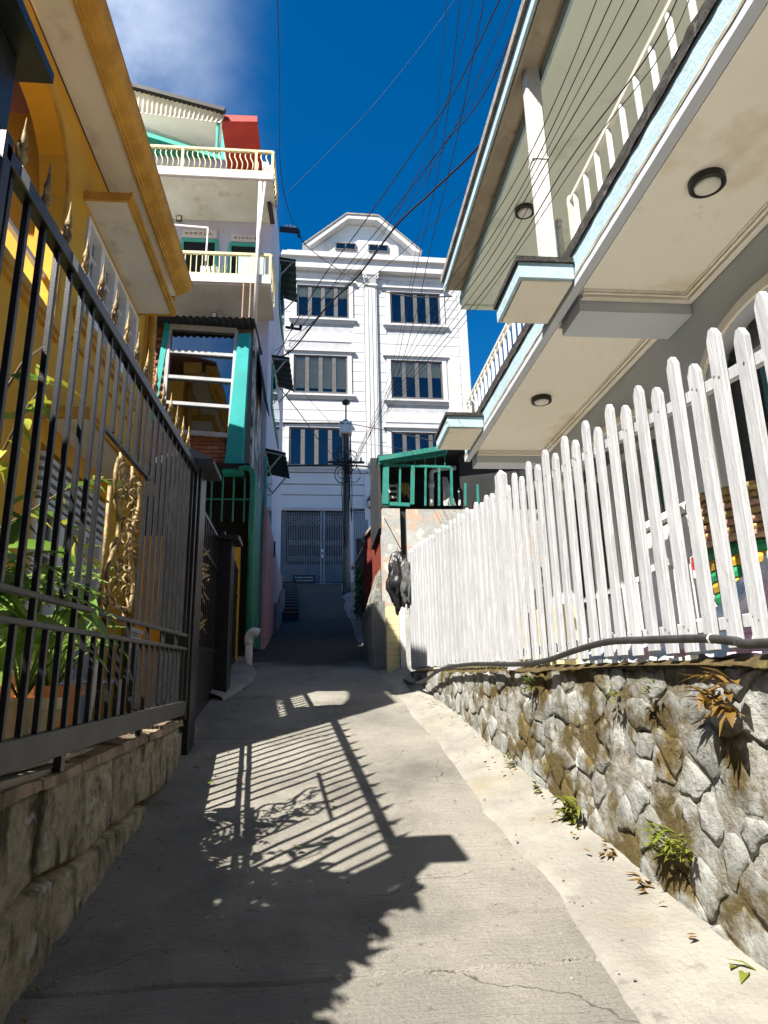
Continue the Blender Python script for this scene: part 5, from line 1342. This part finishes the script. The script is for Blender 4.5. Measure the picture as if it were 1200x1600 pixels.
# lettered plate on the gate foot
sg = root('gate_plate', 'small dark plate with pale lettering at the foot of the folding gate', 'sign', (-.55, 26.4, FZ), rz=.027)
G().box(-.42, .42, 0, .02, -.02, .30).build('plate', M['black'], sg, local=True)
g = G()
for r in range(2):
    x = -.36 + .05 * r
    while x < .34:
        w = rs.uniform(.03, .075); g.box(x, x + w, -.006, -.001, .18 - .12 * r, .235 - .12 * r); x += w + .025
g.build('lettering', M['greypvc'], sg, local=True)
# side door behind the pole and wall lantern
sd_ = root('side_gate', 'narrow grey barred gate right of the folding gate', 'gate', (1.64, 26.6, FZ), rz=.027)
g = G()
for k in range(6): g.box(-.2 + .08 * k - .012, -.2 + .08 * k + .012, -.03, .0, .3, 2.88)
g.build('bar_screen', M['steel'], sd_, local=True); G().box(-.23, .23, -.04, .01, 2.885, 2.95).build('rail', M['steel'], sd_, local=True); G().box(-.23, .23, -.04, .01, 1.0, 1.08).build('rail', M['steel'], sd_, local=True)
G().box(-.22, .22, .02, .03, .3, 2.88).build('sheet', M['lowpanel'], sd_, local=True)
ln = root('wall_lantern', 'black carriage lantern on the white pilaster base', 'lantern', (2.08, 26.5, 7.6))
p = Vector((2.08, 26.42, 7.6))
G().lathe([(.03, -.32), (.06, -.28), (.10, .0), (.13, .02), (.05, .16), (.02, .22), (.0, .26)], p, 6).build('cage', M['black'], ln); G().lathe([(.055, -.24), (.085, -.02)], p + Vector((0, -.03, 0)), 6).build('lantern_glass', M['lamp'], ln)
G().bar(p + Vector((0, 0, .1)), p + Vector((0, .12, .1)), .03).build('bracket', M['black'], ln)

# ================================================================== RIGHT SIDE FURTHER UP: concrete wall, shed, posts
cw = root('concrete_wall', 'patched grey concrete wall with orange stains carrying the green shed', 'wall', (1.6, 9.3, .3))
G().box(.90, 1.155, 9.28, 9.6, .1, 2.56).build('pier', M['concrete'], cw)
G().box(1.165, 1.245, 9.36, 9.6, 1.75, 2.55).build('joint', M['dark'], cw); G().box(1.156, 1.249, 9.31, 9.6, .1, 1.748).build('filler', M['concrete'], cw)
G().box(1.25, 3.4, 9.3, 9.6, .1, 2.555).build('wall_face', M['concrete'], cw)
G().bar((.93, 9.276, 2.42), (1.16, 9.276, 1.95), .012).build('wire_mark', M['cable2'], cw)
yp = root('yellow_post', 'pale yellow tiled post at the far end of the picket fence', 'post', (.93, 8.75, .25))
for k in range(11):
    G().box(.87, 1.03, 8.70, 8.86, .24 + .078 * k, .24 + .078 * k + .0745).build('tile_course', M['ytile'], yp)
G().box(1.036, 1.10, 8.64, 8.9, .2, 1.12).build('white_board', M['white'], yp)
bgx = root('raincoat', 'black raincoat bundled over the end of the picket fence', 'raincoat', (1.08, 8.25, 1.2))
def blob(c, rx, ry, rz_, ph):
    g = G(); c = Vector(c)
    def fn(u, v):
        th = u * 2 * math.pi; f = v * math.pi; d = Vector((math.sin(f) * math.cos(th), math.sin(f) * math.sin(th), math.cos(f)))
        n = 1 + .45 * noise.noise(d * 2.4 + Vector((ph, 0, 0))) + .2 * noise.noise(d * 6 + Vector((ph, 0, 0)))
        return c + Vector((d.x * rx * n, d.y * ry * n, d.z * rz_ * n))
    return g.grid(40, 28, fn)
blob((.99, 8.2, 1.33), .14, .12, .33, 3).build('coat', M['clothblk'], bgx, smooth=True)
blob((1.07, 8.06, 1.28), .07, .08, .24, 9).build('lining', M['clothgrey'], bgx, smooth=True)
dkw = root('rock_base', 'dark mossy stone base at the corner below the concrete wall', 'wall', (.8, 9.5, .4))
g = G(); g.box(.70, .89, 9.0, 10.6, .2, 1.2); bmesh.ops.subdivide_edges(g.b, edges=g.b.edges, cuts=6, use_grid_fill=True); g.roughen(.06, 3).roughen(.02, 11); g.build('rough_stone', M['poleconc'], dkw)
g = G(); g.hexa([(.74, 9.6, 1.22), (.89, 9.6, 1.22), (.89, 10.5, 1.3), (.74, 10.5, 1.3), (.78, 9.6, 1.3), (.89, 9.6, 1.75), (.89, 10.5, 1.8), (.78, 10.5, 1.45)]); g.build('capping', M['stone'], dkw)
# green framed shed
sh = root('green_shed', 'open shed of green painted frame with sloping roof on the concrete wall', 'shed', (1.5, 9.3, 2.56))
ys_ = 9.34
def gb(p0, p1, w, n='frame_bar', m='tealgreen', par=None): return G().bar(ony(*p0, ys_), ony(*p1, ys_), w).build(n, M[m], par or sh)
gb((592, 722), (697, 706), .09, 'roof_beam'); gb((603, 724), (602, 788), .085, 'post'); gb((606, 727), (704, 730), .035, 'head_rail'); gb((600, 787), (640, 789), .05, 'sill_rail')
for a, c, w in (((625, 728), (624.5, 788), .028), ((645, 728), (644, 788), .055), ((665, 729), (664.5, 790), .028), ((686, 729), (686, 790), .03), ((705, 731), (706, 790), .035), ((727, 755), (727, 790), .03), ((746, 757), (747, 790), .03)): gb(a, c, w, 'stud')
for x in (616, 632, 648, 664, 680, 695): gb((x, 715 - (x - 616) * .09), (x, 727), .012, 'stub')
g = G(); a, c = ony(590, 714, 9.3), ony(830, 690, 9.3); e = Vector((.1, 2.2, .25)); u_ = Vector((0, 0, .03)); g.hexa([a, c, c + e, a + e, a + u_, c + u_, c + e + u_, a + e + u_]); g.build('roof', M['blacksheet'], sh)
a, c = ony(592, 717, 9.27), ony(694, 700, 9.27); G().bar(a, c, .05, .07).build('gutter', M['tealgreen'], sh)
G().box(.88, 3.6, 10.9, 11.0, 2.4, 3.9).build('back_panel', M['blacksheet'], sh); G().box(.86, .9, 9.4, 10.9, 2.3, 3.3).build('side_panel', M['blacksheet'], sh)
G().box(2.1, 3.6, 9.5, 9.54, 2.56, 3.45).build('front_panel', M['blacksheet'], sh)
pp = root('grey_pipe', 'grey plastic pipe bending down inside the green shed', 'pipe', (1.7, 9.6, 2.6))
G().tube(smooth_path([ony(712, 731, 9.6), ony(690, 732, 9.6), ony(675, 737, 9.6), ony(674, 750, 9.6), ony(674, 790, 9.6)], 5), .036, 10).build('pipe', M['greypvc'], pp, smooth=True)
G().tube([ony(674, 752, 9.6), ony(674, 762, 9.6)], .045, 10).build('collar', M['greypvc'], pp, smooth=True)
for (x0, x1, ya, lab) in ((690, 712, 745, 'crumpled clear plastic sheet hanging in the shed beside the grey pipe'), (714, 738, 764, 'clear plastic sheet hanging in the shed nearest the picket tops')):
    a, c = ony(x0, ya, 9.56), ony(x1, 790, 9.56)
    t = root('plastic_sheet', lab, 'plastic sheet', a, 'plastic sheets in the shed')
    G().grid(12, 10, lambda u, v: (a.x + (c.x - a.x) * (u * (.4 + .6 * v) + .05), a.y + .04 * noise.noise(Vector((u * 5, v * 3, x0))), a.z + (c.z - a.z) * v)).build('sheet', M['plastic'], t)
sb = root('straw_bundle', 'small bundle of straw hanging in the green shed', 'straw', ony(633, 765, 9.8))
g = G(); p = ony(633, 758, 9.8)
for k in range(40): leaf(g, p + Vector((rs.uniform(-.05, .05), rs.uniform(-.05, .05), rs.uniform(-.06, .06))), (rs.uniform(-.6, .6), rs.uniform(-.6, .6), -1), (0, 1, 0), .16, .02, .1, 2)
g.build('straw_stalks', M['straw'], sb)
sl_ = root('white_crate', 'white slatted crate inside the shed behind the straw bundle', 'crate', ony(615, 785, 9.9))
for k in range(4):
    a, c = ony(607, 786 - 9 * k, 9.9), ony(622, 786 - 9 * k, 9.9); G().bar(a, c, .02, .035).build('slat', M['white'], sl_)
for x in (608, 621): G().bar(ony(x, 788, 9.92), ony(x, 756, 9.92), .02).build('upright', M['white'], sl_)
# rust red corrugated fence, stone gate pillar, black gate, further up on the right
rf = root('red_sheet_fence', 'rust red corrugated sheet fence beyond the concrete wall', 'fence', (.95, 11.5, 1))
corr_sheet((.93, 9.65, .9), (.93, 13.6, 1.3), (.93, 9.65, 2.52), (.93, 13.6, 3.05), (1, 0, 0), 64, .02).build('corrugated_sheet', M['rust'], rf)
G().bar((.9, 9.65, 2.53), (.9, 13.6, 3.08), .05).build('top_bar', M['gutter'], rf)
G().box(.88, .98, 13.0, 13.1, 2.9, 3.35).build('white_tag', M['white'], rf)
gpil = root('stone_gate_pillar', 'cream block gate pillar with cap beyond the red sheet fence', 'pillar', (1.1, 17.5, 2.1))
for r in range(10):
    z0 = 1.55 + .165 * r
    for c in range(2):
        x0 = .92 + .205 * c + (.05 if r % 2 else 0) * (1 if c else 0)
        G().box(.92 if c == 0 else x0, (x0 + .195 + (.05 if r % 2 else 0)) if c == 0 else 1.33, 17.3, 17.7, z0, z0 + .155).build('block', M['gatestone'], gpil, bevel=.008)
G().box(.93, 1.32, 17.31, 17.69, 1.5, 3.2).build('core', M['gap'], gpil)
G().box(.86, 1.39, 17.24, 17.76, 3.205, 3.29).build('cap', M['gatestone'], gpil, bevel=.01)
bg_ = root('black_gate', 'black barred gate with dry vine in front of the cream pillar', 'gate', (.95, 15.5, 1.6))
for k in range(16): G().bar((.93, 13.7 + .21 * k, gz(13.7 + .21 * k) + .1), (.93, 13.7 + .21 * k, 3.0 + .02 * k), .025).build('bar', M['iron'], bg_)
G().bar((.93, 13.7, 2.95), (.93, 17.1, 3.25), .04).build('rail', M['iron'], bg_); G().bar((.93, 13.7, 1.5), (.93, 17.1, 2.2), .04).build('rail', M['iron'], bg_)
vn = root('vine', 'dark thin vine growing on the black barred gate', 'vine', (.9, 15, 1.5))
g = G()
for k in range(160): leaf(g, (.88 + rs.uniform(-.05, .03), rs.uniform(13.6, 16.0), rs.uniform(1.5, 2.7)), (rs.uniform(-1, 1), rs.uniform(-1, 1), rs.uniform(-1, .5)), (0, 0, 1), .12, .07, .3, 2)
g.build('foliage', M['leafdark'], vn)
rk = root('bank', 'rough concrete bank at the right edge of the upper alley', 'bank', (1, 18, 2))
g = G(); g.grid(14, 40, lambda u, v: (.62 + 1.2 * u + .1 * noise.noise(Vector((u * 3, v * 9, 1))), 10.5 + 15.5 * v, gz(10.5 + 15.5 * v) - .1 + (.75 * u ** .7) * (1.0 - .6 * v) + .12 * noise.noise(Vector((u * 4, v * 14, 2))) * (1 - .5 * v))); g.build('bank_surface', M['poleconc'], rk)
shw = root('hedge_wall', 'dark wall stub between the pole and the side gate', 'wall', (1.9, 24, 3.5))
G().box(1.35, 2.6, 23.6, 23.9, 3.2, 5.4).build('wall_body', M['blacksheet'], shw)

# ================================================================== UTILITY POLE AND CABLES
up = root('utility_pole', 'weathered concrete utility pole wound with black cables before the white townhouse', 'utility pole', (.92, 22, 3.1))
px = lambda z: .93
G().tube([(.92, 22, 3.05), (.925, 22, 6), (.93, 22, 9.25)], [.14, .118, .095], 12).build('pole', M['poleconc'], up, smooth=True)
G().box(.72, 1.14, 21.78, 22.2, 8.70, 9.15).build('meter_box', M['pvc'], up, bevel=.03)
G().tube([(.94, 22, 9.25), (.95, 22, 9.95)], .03, 6).build('lamp_stem', M['black'], up)
G().lathe([(.02, 0), (.14, .02), (.14, .11), (.09, .16), (.0, .18)], (.95, 22, 9.85), 12).build('lamp_head', M['black'], up, smooth=True)
G().bar((.3, 21.85, 7.65), (1.55, 21.85, 7.65), .07).build('crossarm', M['black'], up)
g = G()
for k in range(16):
    c = Vector((.93 + rs.uniform(-.25, .25), 21.82, 7.55 + rs.uniform(-.35, .4))); r = rs.uniform(.1, .28)
    g.tube([c + Vector((r * math.cos(q), rs.uniform(-.05, .05), r * math.sin(q) * 1.2)) for q in [i * .6 for i in range(11)]], .014, 4)
for k in range(7):
    x = .93 + rs.uniform(-.13, .16); g.tube([(x, 21.82, 9.0), (x + rs.uniform(-.06, .06), 21.8, 6.5), (x + rs.uniform(-.06, .06), 21.8, rs.uniform(4.2, 6))], .016, 4)
g.build('cable_bundle', M['cable'], up)
for k in range(4): G().lathe([(.03, 0), (.05, .05), (.03, .1), (.045, .13)], (.45 + .33 * k, 21.85, 7.69), 7).build('insulator', M['pvc'], up)
ca = root('cable_bracket', 'dark crossarm with insulators on the top corner of the pale blue house', 'bracket', (-.8, 12, 9.4))
a, c = ony(437, 358, 12.0), ony(467, 361, 12.0); G().bar(a, c, .07, .09).build('arm', M['black'], ca)
G().bar(c, c + Vector((.0, 0, -.14)), .05).build('arm_end', M['black'], ca)
for k in range(3): p = a.lerp(c, .35 + .2 * k) + Vector((0, 0, .05)); G().lathe([(.02, 0), (.035, .03), (.02, .07)], p, 6).build('insulator', M['pvc'], ca)
ca2 = root('cable_bracket', 'small crossarm with two insulators below the topmost awning', 'bracket', (-.7, 15, 8.8))
a, c = ony(446, 511, 15.0), ony(471, 515, 15.0); G().bar(a, c, .05).build('arm', M['black'], ca2)
for f in (.4, .95): G().lathe([(.03, 0), (.045, .04), (.02, .1)], a.lerp(c, f) + Vector((0, 0, .03)), 6).build('insulator', M['black'], ca2)

POLE = 21.85
CAB = [  # pixel way points with distance, radius, label
 ([(428, 562, 12.5), (458, 545, 12), (510, 480, 11), (560, 430, 10), (620, 352, 9), (680, 295, 8), (745, 232, 7), (800, 160, 6), (845, 75, 5), (880, -20, 4.4)], .016, 'thick black cable sweeping from the middle awning up past the right eave'),
 ([(430, 560, 12.5), (500, 440, 11), (560, 360, 10), (640, 245, 8.5), (700, 160, 7.5), (740, 85, 6.6), (790, -20, 5.6)], .009, 'twisted cable left of the thick black cable against the sky'),
 ([(470, 512, 15), (540, 420, 13), (610, 335, 11), (690, 230, 9), (745, 165, 8), (790, 80, 7), (825, -20, 6)], .009, 'twisted cable passing just above the thick black cable'),
 ([(446, 520, 15), (520, 450, 13), (600, 360, 11), (700, 215, 9), (760, 130, 7.6), (830, -10, 6.2)], .005, 'thin cable running close beside the twisted cables'),
 ([(552, 720, POLE), (610, 600, 17), (640, 470, 13), (655, 400, 11.5), (690, 240, 9), (722, -20, 6.5)], .006, 'steep thin cable left of the two from the pole into the sky'),
 ([(556, 722, POLE), (615, 600, 17), (650, 490, 13.5), (672, 390, 11), (715, 210, 8.5), (760, -20, 6.2)], .007, 'steep thin cable right of the two from the pole into the sky'),
 ([(430, 548, 13), (520, 480, 12), (622, 400, 11), (700, 325, 9.5), (790, 222, 8), (880, 110, 6.2), (985, -30, 4.6)], .006, 'lone thin cable crossing from the awnings over the column'),
 ([(445, 305, 12), (560, 190, 12), (640, 95, 12), (725, -20, 12)], .004, 'faint thin cable high on the left part of the sky'),
 ([(433, -20, 7), (437, 140, 9), (438, 260, 11), (448, 320, 11.8), (462, 356, 12)], .007, 'thin cable dropping straight from the sky to the blue house crossarm'),
 ([(466, 360, 12), (480, 385, 12), (540, 428, 11.5), (600, 455, 11), (650, 464, 10), (706, 463, 8)], .010, 'black cable slung from the blue house crossarm to the right eave'),
 ([(437, 662, 20), (490, 661, 21), (541, 661, POLE)], .02, 'level cable at the pole box running left'),
 ([(541, 661, POLE), (600, 672, 19), (690, 692, 15), (760, 702, 11)], .014, 'cable from the pole box running right behind the shed roof'),
 ([(450, 728, 21.5), (500, 727, 21.7), (541, 727, POLE)], .035, 'thick cable bundle leaving the pole to the left'),
 ([(541, 727, POLE), (575, 729, 20), (600, 733, 17)], .03, 'thick cable bundle leaving the pole to the right'),
 ([(440, 683, 20), (500, 685, 21), (545, 690, POLE), (620, 700, 18), (700, 712, 14)], .006, 'thin sagging cable crossing the lowest windows'),
 ([(425, 565, 13), (434, 600, 14), (470, 648, 17), (500, 690, 20), (530, 722, POLE)], .012, 'cable falling from the middle awning down to the pole'),
 ([(440, 570, 13), (480, 620, 17), (520, 665, 20), (540, 690, POLE)], .006, 'thin cable falling from the middle awning to the pole box'),
 ([(436, 440, 13), (436, 480, 13.4), (440, 520, 14), (446, 550, 14.5)], .009, 'short cable hanging down the blue house corner'),
]
CAB += [([(745, -20, 6), (700, 150, 7.5), (655, 265, 9), (590, 380, 11), (520, 470, 13), (446, 545, 14.5)], .005, 'thin cable left of the thick black cable, ending at the middle awning'),
 ([(810, -20, 5.5), (770, 70, 6.3), (715, 190, 7.6), (640, 320, 9.5), (560, 425, 11.5), (440, 560, 13)], .006, 'plain cable between the twisted ones and the thick black cable'),
 ([(555, 715, POLE), (600, 610, 17), (632, 490, 13.5), (648, 400, 11.5), (676, 240, 9), (700, -20, 6.5)], .004, 'faintest steep cable rising from the pole, left of the steep pair')]
R8 = [((590, 662), (700, 525), (793, 405), (890, 250), (1010, 90), (1066, -20)), ((590, 660), (690, 525), (778, 405), (868, 250), (985, 80), (1040, -20)),
      ((588, 658), (680, 525), (765, 405), (850, 260), (960, 70), (1008, -20)), ((586, 655), (672, 525), (755, 405), (830, 280), (915, 120), (985, -20)),
      ((584, 650), (668, 515), (748, 400), (822, 280), (905, 110), (965, -20)), ((592, 664), (705, 530), (800, 405), (905, 250), (1030, 90), (1085, -20)),
      ((588, 655), (664, 500), (742, 385), (815, 265), (880, 130), (940, -20))]
order = ['rightmost', 'third from the right', 'fourth from the right', 'fifth from the right', 'sixth from the right', 'second from the right', 'leftmost']
for k, w in enumerate(R8):
    xs_ = [.96, 1.0, 1.05, 1.12, 1.2, 1.25]
    pts = [(552 + k, 722, POLE)] + [(w[i][0], w[i][1], onx(w[i][0], w[i][1], xs_[i] + .02 * k).y) for i in range(6)]
    CAB.append((pts, (.0022 if k % 2 else .003), f'thin cable over the balcony rail, {order[k]} of the fan from the pole'))
for pts, r, lab in CAB:
    P = [ony(x, y, d) for x, y, d in pts]
    t = root('overhead_cable', lab, 'cable', P[0], 'overhead cables')
    rr = r
    G().tube(smooth_path(P, 8), rr, 5).build('cable', M['cable'], t, smooth=True)

# unseen houses added outside the frame, raised to cut sky fill
nb = root('sky_block_house', 'unseen brown house added behind the camera to block sky light', 'house', (0, -8, -3))
G().box(-9, 12, -12, -7.5, -4, 10.6).build('wall', M['brown'], nb); G().box(-9.2, 12.2, -12.2, -7.3, 10.602, 10.75).build('roof', M['rooftile'], nb)
nb = root('sky_block_house', 'unseen brown house added left of the alley to block sky light', 'house', (-8, 0, -2))
G().box(-12, -6.6, -7.2, 4.2, -3, 7.0).build('wall', M['brown'], nb); G().box(-12.2, -6.5, -7.25, 4.25, 7.002, 7.15).build('roof', M['rooftile'], nb)

nb = root('sky_block_house', 'unseen brown house added right of the alley to block sky light', 'house', (6, -5, -2))
G().box(1.9, 12, -7.2, -3.1, -3, 7.0).build('wall', M['brown'], nb)

# fallen leaves and grit on the road
for k, (x, y, m) in enumerate(((325, 1230, 'weed'), (370, 1226, 'dryfern'), (340, 1365, 'dryfern'), (520, 1260, 'dryfern'), (310, 1205, 'dryfern'), (470, 1330, 'weed'))):
    d = ray(x, y); tt = -1.5 / (d[2] - .2 * d[1]); p = Vector(d * tt) + Vector((0, 0, .02))
    lab = ['bright green fallen leaf by the shadow of the fence', 'dry brown fallen leaf beside the green one', 'dry fallen leaf in the dark foreground shade', 'dry leaf lying in the sun between bar shadows', 'dry leaf at the foot of the low left wall', 'green leaf lying below the scroll shadow'][k]
    t = root('fallen_leaf', lab, 'leaf', p, 'fallen leaves on the road')
    g = G(); leaf(g, p, (rs.uniform(-1, 1), rs.uniform(-1, 1), .1), (0, 0, 1), .055, .035, -.2, 3); g.build('blade', M[m], t)
g = G()
for k in range(170):
    y = rs.uniform(2.0, 9); x = (-.97 + abs(rs.gauss(0, .09))) if rs.random() < .5 else wallx(y) - abs(rs.gauss(0.02, .08))
    zz = road_z(x, y) + (.07 if x > edge_r(y) else .012)
    leaf(g, (x, y, zz), (rs.uniform(-1, 1), rs.uniform(-1, 1), rs.uniform(-.1, .3)), (0, 0, 1), rs.uniform(.02, .045), rs.uniform(.01, .022), rs.uniform(-.3, .3), 2)
g.build('leaf_litter', M['dryfern'], kind='stuff')
g = G()
for k in range(420):
    x, y = rs.uniform(-.98, 1.0), rs.uniform(2.0, 9)
    if rs.random() < .6: x = rs.choice((-.95 + abs(rs.gauss(0, .12)), edge_r(y) + rs.gauss(0, .12)))
    s = rs.uniform(.002, .006); z = road_z(x, y) + (.03 if x > edge_r(y) else 0)
    g.hexa([(x + dx * s * rs.uniform(.6, 1.2), y + dy * s * rs.uniform(.6, 1.2), z + dz * s) for dz in (-.2, 1) for dx, dy in ((-1, -1), (1, -1), (1, 1), (-1, 1))])
g.build('grit', M['grit'], kind='stuff')
